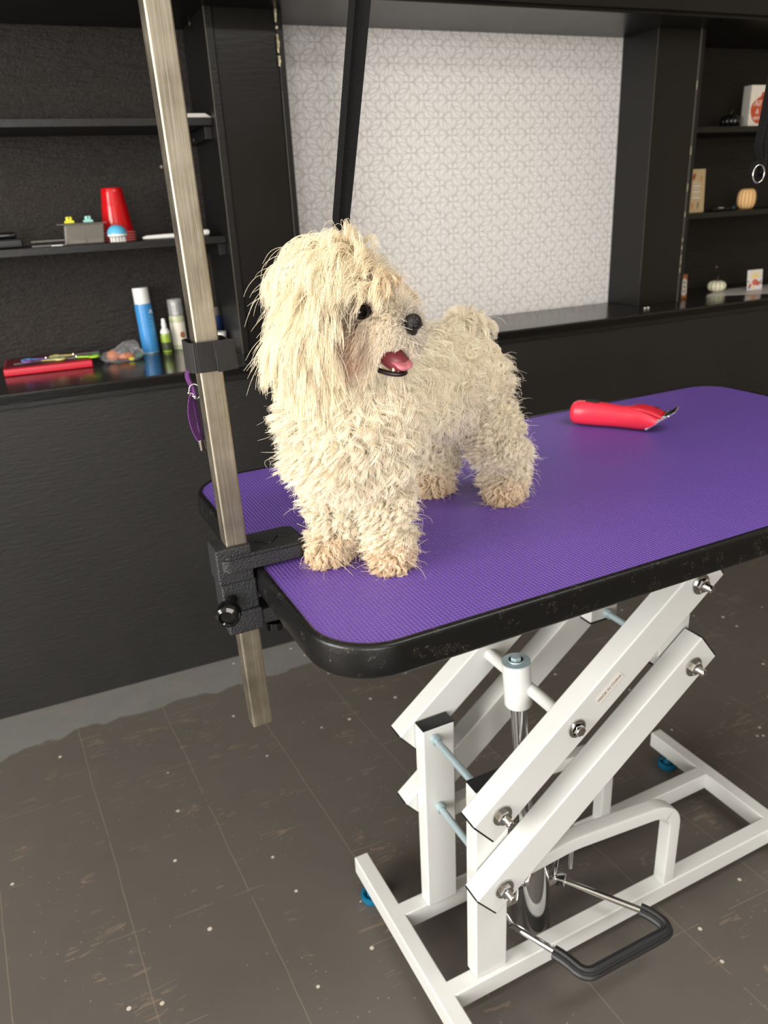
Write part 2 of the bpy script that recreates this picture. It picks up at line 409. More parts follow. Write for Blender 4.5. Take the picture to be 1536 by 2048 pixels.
# ------------------------------------------------------------------ the room
WA = -0.0374
MW = Matrix.Translation((.5, 1.50, 0)) @ RZ(WA)      # wall frame: x along the wall, y into it
def wobj(name, bm, m, **k):
    o = obj(name, bm, m, **k); o.matrix_world = MW; return o
def wl(s, d, z): return tuple(MW @ Vector((s, d, z)))
LZ = .912
struct(obj('floor', B((-3, -4, -.05), (4.4, 2.4, 0)), 'floor', smooth=False))
struct(obj('ceiling', B((-3, -4, 2.7), (4.4, 2.4, 2.75)), 'ceiling', smooth=False))
w = bmesh.new()                                      # left wall with a window opening
box(w, (-3.1, -4, 0), (-3, -1.35, 2.7)); box(w, (-3.1, .65, 0), (-3, 2.4, 2.7))
box(w, (-3.1, -1.35, 0), (-3, .65, .55)); box(w, (-3.1, -1.35, 2.35), (-3, .65, 2.7))
struct(obj('wall_left', w, 'beige_wall', smooth=False))
w = bmesh.new()  # rear wall, unseen; its opening is added and shifted left for the fill light
box(w, (-3, -4.1, 0), (-2.8, -4, 2.7)); box(w, (-.2, -4.1, 0), (4.4, -4, 2.7)); box(w, (-2.8, -4.1, 0), (-.2, -4, .45)); box(w, (-2.8, -4.1, 2.4), (-.2, -4, 2.7))
struct(obj('wall_rear', w, 'beige_wall', smooth=False))
struct(obj('wall_right', B((4.4, -4, 0), (4.5, 2.4, 2.7)), 'beige_wall', smooth=False))
w = bmesh.new()
for y0, y1 in ((-1.35, -1.31), (-.37, -.33), (.61, .65)): box(w, (-3.06, y0, .55), (-3.02, y1, 2.35))
for z0 in (.55, 2.31): box(w, (-3.06, -1.35, z0), (-3.02, .65, z0+.04))
struct(obj('window_1', w, 'white', smooth=False))
w = bmesh.new()  # frame in the added rear opening, out of view
for x0 in (-2.8, -1.96, -1.1, -.24): box(w, (x0, -4.06, .45), (x0+.04, -4.02, 2.4))
for z0 in (.45, 2.36): box(w, (-2.8, -4.06, z0), (-.2, -4.02, z0+.04))
struct(obj('window_2', w, 'white', smooth=False))

# counter wall, ledge, niches
struct(wobj('wall_front', B((-3.4, 0.006, 0), (3.7, .07, LZ-.03)), 'blackface', smooth=False))
struct(wobj('trim_1', B((-3.4, -.004, LZ-.040), (3.7, .012, LZ-.004), .002), 'black'))
struct(wobj('ledge', B((-3.4, -.004, LZ-.03), (3.7, .46, LZ), .003), 'ledge'))
struct(wobj('wall_back', B((-3.4, .43, LZ), (3.7, .50, 2.7)), 'plaster', smooth=False))
struct(wobj('wallpaper_wall', B((.02, .32, LZ), (1.46, .35, 1.80)), 'wallpaper', smooth=False))
bm = B((-.085, .15, LZ), (.080, .43, 1.79)); struct(wobj('column_left', bm, 'column', smooth=False))
struct(wobj('trim_2', B((-.108, .145, LZ), (-.087, .43, 1.80), .0015), 'black'))
struct(wobj('trim_3', B((.081, .142, LZ), (.098, .33, 1.80), .0015), 'black'))
struct(wobj('column_right', B((1.37, .15, LZ), (1.552, .43, 1.79), .0012), 'column'))
struct(wobj('trim_4', B((1.553, .147, LZ), (1.570, .43, 1.80), .0015), 'black'))
struct(wobj('beam', B((-3.4, .0, 1.79), (3.7, .43, 1.99), .002), 'column'))
struct(wobj('trim_5', B((-3.4, -.016, 1.80), (3.7, .0, 1.86), .002), 'black'))
struct(wobj('wall_header', B((-3.4, .02, 1.99), (3.7, .09, 2.7)), 'black', smooth=False))
# thin bare edges along the timber
bm = B((1.5500, .1490, LZ), (1.5530, .1500, 1.79)); box(bm, (-.1085, .1444, LZ), (-.1068, .1452, 1.79)); box(bm, (.0806, .1414, LZ), (.0820, .1422, 1.60)); box(bm, (1.3692, .1492, 1.0), (1.3702, .150, 1.79))
struct(wobj('trim_6', bm, 'bare_edge', smooth=False))
# worn paint on the column edges
bm = bmesh.new()
for i in range(26):
    z = 1.79-random.random()**1.5*.16; box(bm, (.078, .1412, z), (.081+random.random()*.004, .1422, z+.004+random.random()*.009))
for i in range(9):
    z = 1.0+random.random()*.75; box(bm, (1.5505, .1484, z), (1.5532, .1488, z+.008+random.random()*.02))
tag(wobj('paint_chips', bm, 'chip', smooth=False), 'worn pale bare patches along the column edges', 'worn paint')['kind'] = 'structure'

def shelf(name, s0, s1, z, label):
    t = thing('shelf', label, 'shelf', mat4=MW)
    bm = B((s0, .185, z-.020), (s1, .43, z), .0015)
    o = obj('shelf_board', bm, 'black', t); 
    e = s1 if s1 < 0 else s0
    d = -1 if s1 < 0 else 1
    x = sorted((e, e+d*.02))
    obj('cleat', B((x[0], .2, z-.052), (x[1], .42, z-.021), .001), 'black', t)
    return t
shelf('a', -1.3, -.109, 1.543, 'upper black shelf in the left niche behind the metal pole')
shelf('b', -1.3, -.109, 1.243, 'lower black shelf in the left niche holding the red cups')
shelf('c', 1.571, 2.9, 1.503, 'upper black shelf in the right niche holding the white sign')
shelf('d', 1.571, 2.9, 1.217, 'lower black shelf in the right niche holding the tan pumpkin')

# ------------------------------------------------------------------ grooming table
H = .915
XR = 1.115; YB = .58
T = thing('grooming_table', 'white hydraulic lift grooming table with a purple mat top and black rim', 'table', (0, 0, 0))
obj('tabletop', prism(rrect(-.004, -.004, XR+.004, YB+.004, .07), .03, TR(0, 0, H-.034)), 'under', T)
obj('mat', prism(rrect(0, 0, XR, YB, .066), .004, TR(0, 0, H-.004)), 'mat', T, smooth=False)
bm = bmesh.new()
sec = [(-.0075, -.003), (-.0062, -.0003), (-.0035, .0014), (.000, .0010), (.0015, -.002), (.0015, -.034), (-.002, -.0375), (-.0055, -.036), (-.0085, -.031), (-.0092, -.018)]
out = rrect(0, 0, XR, YB, .066, 10)
sweep(bm, [(x, y, H) for x, y in out][::-1], [(a, b) for a, b in sec], closed=True)
obj('edge_trim', bm, 'edge', T, ang=50)
RT = .076
def part(name, bm, m='white_paint', parent=T, **k): return obj(name, bm, m, parent, **k)
part('base_rail', B((.225, .186, RT-.040), (1.0, .216, RT), .003))
part('base_rail', B((.225, .364, RT-.040), (1.0, .394, RT), .003))
for x0 in (.200, .997):
    part('base_bar', B((x0, .045, RT-.040), (x0+.030, .535, RT), .003))
for x0 in (.200, .997):
    for y in (.085, .488):
        f = part('levelling_foot', LA([(0, 0), (.019, 0), (.0225, .004), (.0235, .012), (.0225, .017), (.018, .018), (.012, .012), (.008, .022), (.0, .023)], 24, TR(x0+.015, y, .0005)), 'blue_foot')
        obj('foot_screw', LA([(0, .015), (.004, .015), (.004, .037), (0, .037)], 12, TR(x0+.015, y, 0)), 'zinc', f)
PT = .477
for y0 in (.1935, .3575):
    p = part('post', B((.275, y0, RT), (.337, y0+.0295, PT), .003))
    obj('end_cap', B((.2755, y0+.0005, PT), (.3365, y0+.029, PT+.003), .001), 'black_plastic', p)
for y0 in (.1935, .3575):
    p = part('hanging_post', B((.626, y0, .583), (.688, y0+.0295, H-.035), .003))
    obj('end_cap', B((.6265, y0+.0005, .5795), (.6875, y0+.029, .583), .001), 'black_plastic', p)
part('cross_brace', sweep(bmesh.new(), [(.60, .285, H-.055), (.67, .285, H-.125)], rect_sec(.03, .025), up=Vector((0, 1, 0))))
box_top = B((.30, .10, H-.056), (.95, .13, H-.035), .002); part('top_rail', box_top)
part('top_rail', B((.30, .45, H-.056), (.95, .48, H-.035), .002))
ANG = math.atan2(.287, .359); CA = Vector((math.cos(ANG), 0, math.sin(ANG)))
UA0 = Vector((.296, 0, .459)); LA0 = Vector((.302, 0, .309)); VEC = Vector((.359, 0, .287))
for base in (UA0, LA0):
    for y0 in (.154, .388):
        a = base-CA*.038; b = base+VEC+CA*.040; yc = y0+.019
        p = part('lift_arm', sweep(bmesh.new(), [(a.x, yc, a.z), (b.x, yc, b.z)], rect_sec(.060, .037, .003), up=Vector((0, 1, 0))))
        for e, s in ((a, -1), (b, 1)):
            q = e+CA*.0028*s
            obj('end_cap', sweep(bmesh.new(), [(e.x, yc, e.z), (q.x, yc, q.z)], rect_sec(.0585, .0355, .003), up=Vector((0, 1, 0))), 'black_plastic', p)
def hexnut(c, r=.0115, h=.009):
    bm = LA([(0, 0), (r*1.45, 0), (r*1.45, .0015), (r*.9, .002)], 24)
    lathe(bm, [(r*.2, .0018), (r, .0018), (r*1.0, h), (r*.8, h+.0012), (0, h+.0012)], 6)
    prof = [(0, h)]
    for i in range(7): prof += [(.0062, h+.001+i*.0018), (.0053, h+.0019+i*.0018)]
    prof += [(.0045, h+.0145), (0, h+.0148)]
    lathe(bm, prof, 16)
    bmesh.ops.transform(bm, matrix=TR(c) @ RX(PI/2), verts=bm.verts); return bm
for base in (UA0, LA0):
    for k in (0, 1):
        c = base+VEC*k
        part('pivot_rod', tube([(c.x, .158, c.z), (c.x, .42, c.z)], .0062, 14), 'zinc')
        part('nut', hexnut((c.x, .1535, c.z)), 'chrome')
        sl = LA([(.0, 0), (.0085, 0), (.0085, .012), (0, .012)], 16, TR(c.x, .357, c.z) @ RX(PI/2)); part('spacer', sl, 'zinc')
mb = Vector((.4245, 0, .5775))
mb = UA0+CA*.17
bolt = LA([(0, 0), (.0155, 0), (.0155, .0015), (.011, .002), (.011, .004)], 24); lathe(bolt, [(.003, .003), (.0095, .003), (.0095, .0095), (.0078, .011), (0, .011)], 6)
bmesh.ops.transform(bolt, matrix=TR(mb.x, .1537, mb.z) @ RX(PI/2), verts=bolt.verts); part('bolt', bolt, 'chrome')
part('cross_bar', tube([(mb.x, .19, mb.z), (mb.x, .39, mb.z)], .0105, 18))
# hydraulic pump
top = Vector((mb.x-.016, .288, .612)); bot = Vector((.443, .266, .040)); ax = (top-bot).normalized()
Q = ax.to_track_quat('Z', 'Y').to_matrix().to_4x4()
Ltot = (top-bot).length
pump = part('hydraulic_cylinder', LA([(0, -.012), (.030, -.012), (.035, -.004), (.037, .006), (.037, .20), (.035, .214), (.026, .222), (.0, .222)], 48, TR(bot) @ Q), 'chrome')
part('piston_shaft', LA([(0, .2), (.0135, .2), (.0135, Ltot-.07), (0, Ltot-.07)], 32, TR(bot) @ Q), 'chrome')
col_ = part('piston_collar', LA([(0, Ltot-.082), (.021, Ltot-.082), (.023, Ltot-.079), (.023, Ltot-.002), (.022, Ltot), (0, Ltot)], 40, TR(bot) @ Q))
cb = LA([(0, 0), (.0235, 0), (.0235, .002), (.022, .0025), (.013, .003), (.012, .0045)], 32); lathe(cb, [(.003, .003), (.009, .003), (.009, .0098), (.007, .011), (0, .011)], 6)
bmesh.ops.transform(cb, matrix=TR(bot) @ Q @ TR(0, 0, Ltot), verts=cb.verts); obj('cap_bolt', cb, 'zinc', col_)
hp = bmesh.new(); sweep(hp, rounded_path([(.445, .245, .285), (.462, .225, .30), (.505, .235, .27), (.512, .245, .16)], .012), circ_sec(.004, 10))
part('pump_head', LA([(0, .222), (.022, .222), (.020, .236), (.015, .240), (0, .240)], 32, TR(bot) @ Q), 'chrome')
part('release_lever', hp, 'chrome')
# bent support tubes welded on the rails
for y in (.2015, .3785):
    part('support_tube', sweep(bmesh.new(), rounded_path([(.335, y, .275), (.47, y, .285), (.672, y, .262), (.706, y, .235), (.706, y, RT-.002)], .022, 8), rect_sec(.0275, .0275, .004), up=Vector((0, 1, 0))), ang=40)
# foot pedal
pd = thing('foot_pedal', '', '', (0, 0, 0)); del pd['label']; del pd['category']; pd.parent = T
P1, P2, P3, P4 = (.500, .262, .122), (.592, .135, .117), (.612, .098, .113), (.420, .108, .113)
path = rounded_path([P1, (.598, .127, .116), (.607, .088, .112), (.422, .090, .112), (.412, .135, .114), (.368, .222, .120)], .02, 6)
obj('pedal_rod', tube(path, .0058, 14), 'chrome', pd)
g0 = rounded_path([(.588, .142, .1165), (.600, .124, .116), (.607, .088, .112), (.422, .090, .112), (.412, .132, .114), (.404, .147, .1145)], .02, 8)
gs = [(.0105*(1+.10*math.cos(8*a))*math.cos(a), .0105*(1+.10*math.cos(8*a))*math.sin(a)) for a in [2*PI*i/48 for i in range(48)]]
obj('rubber_grip', sweep(bmesh.new(), g0, gs), 'rubber', pd)
obj('pedal_joint', B((-.014, -.010, -.009), (.014, .010, .009), .003, M=TR(.500, .262, .122) @ RZ(-.9)), 'chrome', pd)
obj('pedal_link', tube([(.368, .222, .120), (.37, .262, .12), (.500, .262, .122)], .0055, 12), 'chrome', pd)
obj('pedal_arm', tube([(.494, .268, .126), (.484, .246, .215), (.474, .238, .262)], .0045, 10), 'chrome', pd)
# sticker
ms = UA0+CA*.245
stM = TR(ms.x, .1538, ms.z+.004) @ RY(-ANG) @ RX(PI/2)
st = part('sticker', B((-.028, -.006, -.0002), (.028, .007, .0003)), 'sticker'); st.matrix_local = stM
text('lettering', 'MADE IN CHINA', .0072, 'ink', st, (-.0265, -.002, .0004), (0, 0, 0), .0001)

# ------------------------------------------------------------------ grooming arm and things hanging on it
px, py = -.0345, .2425
G = thing('grooming_post', 'scuffed stainless square pole held by a black clamp on the table edge', 'pole', (px, py, .70))
def gp(name, bm, m, parent=G): bmesh.ops.translate(bm, vec=(-px, -py, -.70), verts=bm.verts); return obj(name, bm, m, parent)
gp('pole', sweep(bmesh.new(), [(px+.012, py, .694), (px-.002, py, 1.76)], rect_sec(.0252, .0252, .0022, 4), up=Vector((0, 1, 0))), 'steel')
gp('overhead_bar', sweep(bmesh.new(), [(px-.01, py+.026, 1.73), (1.2, py+.026, 1.73)], rect_sec(.0252, .0252, .0022), up=Vector((0, 0, 1))), 'steel')
cl = B((px-.0195, py-.0195, H-.012), (px+.0235, py+.0195, H+.034), .003)
box(cl, (px-.0175, py-.018, H-.062), (px+.0255, py+.018, H-.010), .003)
gp('clamp_body', cl, 'black_cast')
j = prism(rrect(px-.017, py-.024, .058, py+.038, .014), .020, TR(0, 0, H+.0035), bev=.003)
gp('upper_jaw', j, 'black_cast')
j = bmesh.new(); box(j, (px-.016, py-.023, H-.077), (px+.027, py+.023, H-.048), .003); box(j, (px+.02, py-.015, H-.077), (.035, py+.02, H-.056), .003); gp('lower_jaw', j, 'black_cast')
gp('clamp_screw', LA([(0, -.028), (.012, -.028), (.012, -.018), (.005, -.017), (.005, .022), (.009, .023), (.009, .026), (0, .026)], 18, TR(.012, py, H-.065)), 'black_gloss')
kn = [(0, .0), (.006, .0), (.006, .018), (.0115, .020), (.0145, .024), (.015, .033), (.0135, .038), (.0095, .040), (.0075, .0365), (.0, .0355)]
gp('knob', LA(kn, 40, TR(px-.006, py-.017, H-.031) @ RZ(-.45) @ RX(PI/2+.1)), 'black_gloss')
gp('jaw_logo', tube(rounded_path([(.0, py+.008, H+.0236), (.018, py-.006, H+.0236), (.03, py+.012, H+.0236), (.042, py+.004, H+.0236)], .005), .0009, 8), 'black_gloss')

# velcro wrap on the pole
vz = 1.168
vp = Vector((px+.0055, py, vz))
V_ = thing('velcro_strap', 'ribbed black strap wrapped around the steel pole', 'strap', vp)
bm = bmesh.new()
ring = rrect(-.0195, -.0185, .0205, .0180, .008, 6)
ringo = rrect(-.0215, -.0205, .0225, .0200, .009, 6)
v = []
for z in (-.0155, .0155):
    v.append([bm.verts.new((x, y, z)) for x, y in ringo]); v.append([bm.verts.new((x, y, z)) for x, y in ring])
n = len(ring)
for i in range(n):
    k = (i+1) % n
    for a, b in ((0, 2), (1, 3), (0, 1), (2, 3)): bm.faces.new((v[a][i], v[a][k], v[b][k], v[b][i]))
obj('strap_band', bm, 'elastic', V_)
obj('strap_tab', B((.004, -.0245, -.0165), (.0265, -.0205, .0150), .0012, M=RY(-.05)), 'elastic', V_)

def ribbon(pts, w, side, th=.0016, tw=None):
    """flat strap along pts, width along `side` direction"""
    bm = bmesh.new(); pts = [Vector(p) for p in pts]; rings = []
    for i, p in enumerate(pts):
        t = (pts[min(i+1, len(pts)-1)]-pts[max(i-1, 0)]).normalized()
        s = Vector(side(i/(len(pts)-1)) if callable(side) else side); s = (s-t*s.dot(t)).normalized(); nn = t.cross(s)
        ww = w(i/(len(pts)-1)) if callable(w) else w
        rings.append([bm.verts.new(p+s*a*ww/2+nn*b*th/2) for a, b in ((-1, -1), (1, -1), (1, 1), (-1, 1))])
    for A, C in zip(rings, rings[1:]):
        for i in range(4): bm.faces.new((A[i], A[(i+1) % 4], C[(i+1) % 4], C[i]))
    bm.faces.new(rings[0][::-1]); bm.faces.new(rings[-1]); return bm
def bez(a, b, c, d, n=16):
    a, b, c, d = map(Vector, (a, b, c, d))
    return [a*(1-t)**3+b*3*t*(1-t)**2+c*3*t*t*(1-t)+d*t**3 for t in [i/n for i in range(n+1)]]
hr = Vector((.896, -.442, 0)).normalized(); hf = Vector((.42, .90, 0)).normalized()
def at(u, v, d):           # a point seen at pixel (u, v) at view depth d, in metres
    return CAMP + fwd*d + rgt*((u-768)/1530*d) - upv*((v-1024)/1530*d)
# leash loop to the dog's neck
A2 = at(683, 432, .87); A3 = at(690, 620, .90); A1 = at(721, 0, .845); A0 = A2+(A1-A2)*((1.712-A2.z)/(A1.z-A2.z))
LS = thing('grooming_loop', 'long black nylon loop running down from above to behind the dog head', 'strap', A0)
def lp(name, bm, m): bmesh.ops.translate(bm, vec=-A0, verts=bm.verts); return obj(name, bm, m, LS)
lp('strap', ribbon(bez(A0+hr*.002, A0*.66+A2*.34+hr*.004, A0*.3+A2*.7+hr*.0035, A2+hr*.002, 20)+[A3], lambda t: .0175-.002*t, hr), 'webbing')
lp('strap', ribbon(bez(A0-hr*.010, A0*.66+A2*.34-hr*.010-hf*.004, A0*.3+A2*.7-hr*.0075-hf*.004, A2-hr*.006-hf*.004, 20)+[A3-hr*.004], .0095, hr*.8-hf*.6), 'webbing')
# second loop at the right edge, bunched, with a silver ring
R0 = at(1535, -220, 1.0); R0 = Vector((R0.x, R0.y, 1.70))
rb_ = at(1518, 345, .98)
L2 = thing('grooming_loop', 'bunched black loop with a silver ring hanging in front of the right niche', 'strap', rb_)
def l2(name, bm, m): bmesh.ops.translate(bm, vec=-rb_, verts=bm.verts); return obj(name, bm, m, L2)
tp = at(1545, -60, .98)
tp = Vector((rb_.x+.034, rb_.y-.002, 1.72))
for k, (ox, bulge, oy) in enumerate(((-.006, -.004, .0), (.002, .004, .006), (.008, .010, .002))):
    a = tp+hr*ox; mid = rb_*.42+tp*.58+hr*(ox)
    c1 = at(1545+8*k, 180, .98)-hf*oy; c2 = at(1518+7*k, 285, .98)-hf*oy
    pts = bez(a, mid, c1, c2, 10)+bez(c2, c2+(c2-c1)*.2, at(1530, 322, .98), at(1516+4*k, 350, .98), 8)[1:]
    l2('strap', ribbon(pts, lambda t: .016-.004*t, lambda t: hr*math.cos(.6+1.2*t)-hf*math.sin(.6+1.2*t)), 'webbing')
pts = bez(at(1524, 318, .98), at(1505, 330, .975), at(1500, 345, .975), at(1508, 356, .975), 8)
l2('strap', ribbon(pts, .010, hr*.5-hf), 'webbing')
rc = at(1517, 348, .972)
l2('ring', tube([rc+hr*(.0085*math.cos(a))+Vector((0, 0, .0105*math.sin(a)))+hf*.003*math.cos(a) for a in [2*PI*i/28 for i in range(28)]], .0013, 8, up=hf, closed=True), 'chrome')
# purple collar hanging behind the pole
C0 = at(388, 740, .87)
PC = thing('purple_collar', 'thin purple webbing collar with metal hardware hanging on the pole', 'collar', C0)
def pc(name, bm, m): bmesh.ops.translate(bm, vec=-C0, verts=bm.verts); return obj(name, bm, m, PC)
q = lambda u, v, dd=.87: at(u, v, dd)
pc('webbing', ribbon(bez(q(393, 728), q(368, 742), q(372, 752), q(382, 770), 8)+bez(q(382, 770), q(386, 778), q(387, 784), q(388, 792), 5)[1:], .0085, lambda t: hr*.7-hf*.7+Vector((0, 0, .1))), 'purple_web')
pc('webbing', ribbon(bez(q(384, 792), q(376, 820), q(384, 858), q(400, 880), 14), .0075, lambda t: hf*.8+hr*.55), 'purple_web')
pc('webbing', ribbon(bez(q(388, 795, .875), q(391, 820, .875), q(400, 850, .88), q(404, 880, .88), 14), .0075, lambda t: hf*.9+hr*.25), 'purple_web')
pc('buckle', tube([q(390, 783)+hr*.0065*math.cos(a)+Vector((0, 0, .0085*math.sin(a))) for a in [2*PI*i/20 for i in range(20)]], .001, 8, up=hf, closed=True), 'chrome')
bb = merge(tube(rounded_path([q(377, 786), q(386, 787), q(393, 797), q(385, 792)], .002, 3), .0011, 8), ball(q(378, 786), .002)); merge(bb, ball(q(381, 774), .0022)); pc('buckle_pin', bb, 'chrome')
cl_ = B((-.0035, -.002, -.009), (.0035, .002, .004), .0008, M=TR(q(403, 886, .875)) @ RY(-.12)); pc('end_clip', cl_, 'chrome')

# ------------------------------------------------------------------ clipper on the mat
def loft(secs, n=24, p=2.6):
    """secs: (x_bottom, x_top, z_bottom, z_top, half width)"""
    bm = bmesh.new(); rings = []
    for xb, xt, zb, zt, hw in secs:
        r = []
        for i in range(n):
            a = 2*PI*i/n; ca, sa = math.cos(a), math.sin(a)
            cy = math.copysign(abs(ca)**(2/p), ca); cz = math.copysign(abs(sa)**(2/p), sa)
            f = (cz+1)/2; r.append(bm.verts.new((xb+(xt-xb)*f, hw*cy, zb+(zt-zb)*f)))
        rings.append(r)
    for A, C in zip(rings, rings[1:]):
        for i in range(n): bm.faces.new((A[i], A[(i+1) % n], C[(i+1) % n], C[i]))
    bm.faces.new(rings[0][::-1]); bm.faces.new(rings[-1]); return bm
CT = Vector((.684, .507, H+.0005)); ca_ = math.atan2(-.81, .59)
K = thing('hair_clipper', 'coral red cordless hair clipper lying on the purple mat', 'clipper', CT, (0, 0, ca_))
secs = [(.000, .000, .014, .027, .010), (.0015, .001, .008, .034, .016), (.005, .004, .0035, .0390, .0195), (.012, .010, .0012, .0420, .0215), (.03, .03, .0005, .0430, .0225), (.06, .06, .0005, .0412, .0215),
        (.085, .088, .0010, .0380, .0205), (.102, .108, .0005, .0392, .0215), (.115, .124, .0, .0405, .0230), (.126, .140, .0, .0370, .0235), (.131, .155, .0005, .0305, .0230), (.133, .164, .001, .0265, .0220)]
obj('body', loft(secs), 'coral', K, ang=60)
obj('head_cover', loft([(.108, .106, .0372, .0398, .012), (.126, .122, .032, .0422, .0185), (.147, .142, .026, .0388, .0215), (.162, .160, .0215, .0305, .0215)], p=3), 'coral_top', K, ang=50)
obj('switch', B((.026, -.006, .0415), (.050, .006, .0455), .0018), 'black_matte', K)
BLM = TR(.136, 0, .0035) @ RY(-.66)
bl = B((.0, -.0215, -.0015), (.046, .0215, .0022), .0006, M=BLM); box(bl, (.012, -.0205, .0022), (.040, .0205, .0048), .0006, M=BLM)
for i in range(17):
    y = -.0205+i*.0025; box(bl, (.045, y, -.0012), (.058, y+.0013, .0012), M=BLM)
obj('blade', bl, 'chrome', K)
obj('blade_latch', B((.004, -.012, .003), (.02, .012, .009), .001, M=BLM), 'black_matte', K)
text('lettering', 'M', .011, 'black_matte', K, (.146, .0015, .0396), (0, math.radians(24), math.radians(-8)), .0002, .3, 'CENTER')

# ------------------------------------------------------------------ things on the left shelves and ledge
def cupf():
    pr = [(.0, .118), (.0255, .118), (.0285, .1155), (.0295, .105), (.0335, .072), (.0345, .0712), (.0385, .030), (.0395, .0292), (.0425, .0045), (.0445, .003), (.0445, .0), (.0420, .0), (.0385, .025), (.028, .112), (0, .113)]
    return LA(pr, 40)
zs = 1.2435
c0 = wl(-.385, .30, zs)
cups = []
for k in range(4):
    if k == 0:
        cp = thing('plastic_cup', 'lowest red plastic cup of the upturned stack on the left shelf', 'cup', wl(-.385, .30, zs), group='stacked red cups')
        obj('cup_wall', cupf(), 'red_cup', cp)
        obj('rim', LA([(.0425, .0045), (.0455, .004), (.0458, .001), (.0445, -.0002), (.0420, .0002)], 40), 'cup_rim', cp)
        first = cp
    else:
        cp = copy_tree(first); cp.location = wl(-.385, .30, zs+k*.0068)
        cp['label'] = ['second', 'third', 'topmost'][k-1]+' red plastic cup of the upturned stack on the left shelf'
        if k == 3: cp['label'] = 'topmost upturned red plastic cup of the stack on the left shelf'
def W4(s, d, z, a=0): return MW @ TR(s, d, z) @ RZ(a)
# guard comb box
gx = thing('guard_comb_case', 'smoky clear plastic case holding clipper guard combs', 'case', mat4=W4(-.485, .235, zs))
bm = B((-.050, -.028, 0), (.050, .028, .050), .003); bmesh.ops.transform(bm, matrix=Matrix(((1, 0, .12, 0), (0, 1, 0, 0), (0, 0, 1, 0), (0, 0, 0, 1))), verts=bm.verts)
obj('case_body', bm, 'smoke', gx)
obj('case_rim', B((-.062, -.036, .050), (.064, .036, .0525), .001), 'smoke', gx)
for x0 in (-.036, .010):
    g = bmesh.new()
    for i in range(12): box(g, (x0+i*.0032, -.022, .010), (x0+i*.0032+.0012, .020, .044))
    box(g, (x0, -.022, .004), (x0+.037, .020, .010)); obj('guard_comb', g, 'dull_grey', gx)
for sx, c, lab in ((-.028, 'yellow', 'yellow clip standing on the clear comb case'), (.020, 'mint', 'mint green clip standing on the clear comb case')):
    bm = B((-.0125, -.006, 0), (.0125, .006, .007), .002); box(bm, (-.008, -.004, .006), (.008, .004, .0165), .0025)
    o = obj('hair_clip', bm, c); o.matrix_world = W4(-.485+sx, .235, zs+.0532); tag(o, lab, 'clip', 'clips on the comb case')
    h = obj('hinge_pin', LA([(0, 0), (.002, 0), (.002, .0006), (0, .0006)], 10, TR(0, -.0041, .0125) @ RX(PI/2)), 'black_matte', o)
# metal comb, white labelled bar left of the case
o = thing('flat_metal_comb', 'flat grey metal comb lying left of the clear comb case', 'comb', mat4=W4(-.575, .235, zs))
obj('spine', B((-.042, -.004, .010), (.042, .004, .0145), .001), 'grey', o)
g = bmesh.new()
for i in range(28): box(g, (-.041+i*.003, -.028, .0105), (-.0398+i*.003, -.004, .0122))
box(g, (-.042, -.03, .0), (.042, .004, .0035)); obj('teeth', g, 'dull_grey', o)
o = obj('small_tag', B((-.014, -.006, 0), (.014, .006, .0025), .001), 'white'); o.matrix_world = W4(-.556, .196, zs); tag(o, 'small white tag at the shelf edge under the metal comb', 'tag')
# black adapter
o = thing('black_charger', 'matte black charger block at the left end of the shelf', 'charger', mat4=W4(-.668, .235, zs))
obj('base', B((-.05, -.03, 0), (.032, .03, .024), .006), 'black_matte', o); obj('plug_top', B((-.045, -.022, .024), (.020, .022, .040), .006), 'black_gloss', o)
# blue brush
o = thing('rubber_brush', 'round sky blue brush with white bristles on the shelf', 'brush', mat4=W4(-.399, .205, zs))
obj('brush_back', LA([(0, .0435), (.010, .0425), (.018, .038), (.0235, .031), (.0255, .0235), (.0255, .0205), (0, .0205)], 36), 'sky', o)
obj('bristle_base', LA([(0, .0205), (.0257, .0205), (.0257, .016), (.022, .0135), (0, .0135)], 36), 'white', o)
g = bmesh.new()
for r_, k in ((.019, 14), (.012, 8), (.005, 4)):
    for i in range(k):
        a = 2*PI*i/k; lathe(g, [(0, 0), (.0013, .0003), (.0016, .014), (0, .014)], 6, TR(r_*math.cos(a), r_*math.sin(a), 0))
obj('bristles', g, 'white', o)
# white trimmer
o = thing('white_trimmer', 'long slim white trimmer lying on the shelf behind the pole', 'trimmer', mat4=W4(-.235, .235, zs) @ RZ(.06))
bm = loft([(-.095, -.097, .002, .008, .006), (-.085, -.086, .0005, .0115, .009), (-.04, -.04, .0, .013, .010), (-.002, -.002, .0, .013, .010)]); obj('cap', bm, 'white', o)
bm = loft([(-.001, -.001, .0, .0145, .0105), (.03, .03, .0, .017, .0115), (.07, .07, .001, .0185, .0115), (.088, .088, .002, .0185, .011), (.092, .092, .006, .016, .008)]); obj('handle', bm, 'white', o)
obj('button', B((.066, -.0118, .008), (.071, -.0112, .012), .0002), 'grey', o)
# upper shelf
bm = bmesh.new(); vs = [bm.verts.new(p) for p in ((-.040, -.03, 0), (.040, -.03, 0), (.040, .03, 0), (-.040, .03, 0), (-.020, -.02, .011), (.026, -.02, .011), (.026, .02, .012), (-.020, .02, .012))]
for f in ((0, 1, 2, 3), (4, 5, 6, 7), (0, 1, 5, 4), (1, 2, 6, 5), (2, 3, 7, 6), (3, 0, 4, 7)): bm.faces.new([vs[i] for i in f])
o = obj('folded_cloth', bm, 'white_soft', smooth=False); o.matrix_world = W4(-.147, .225, 1.5435); tag(o, 'flat folded white cloth on the upper left shelf', 'cloth')

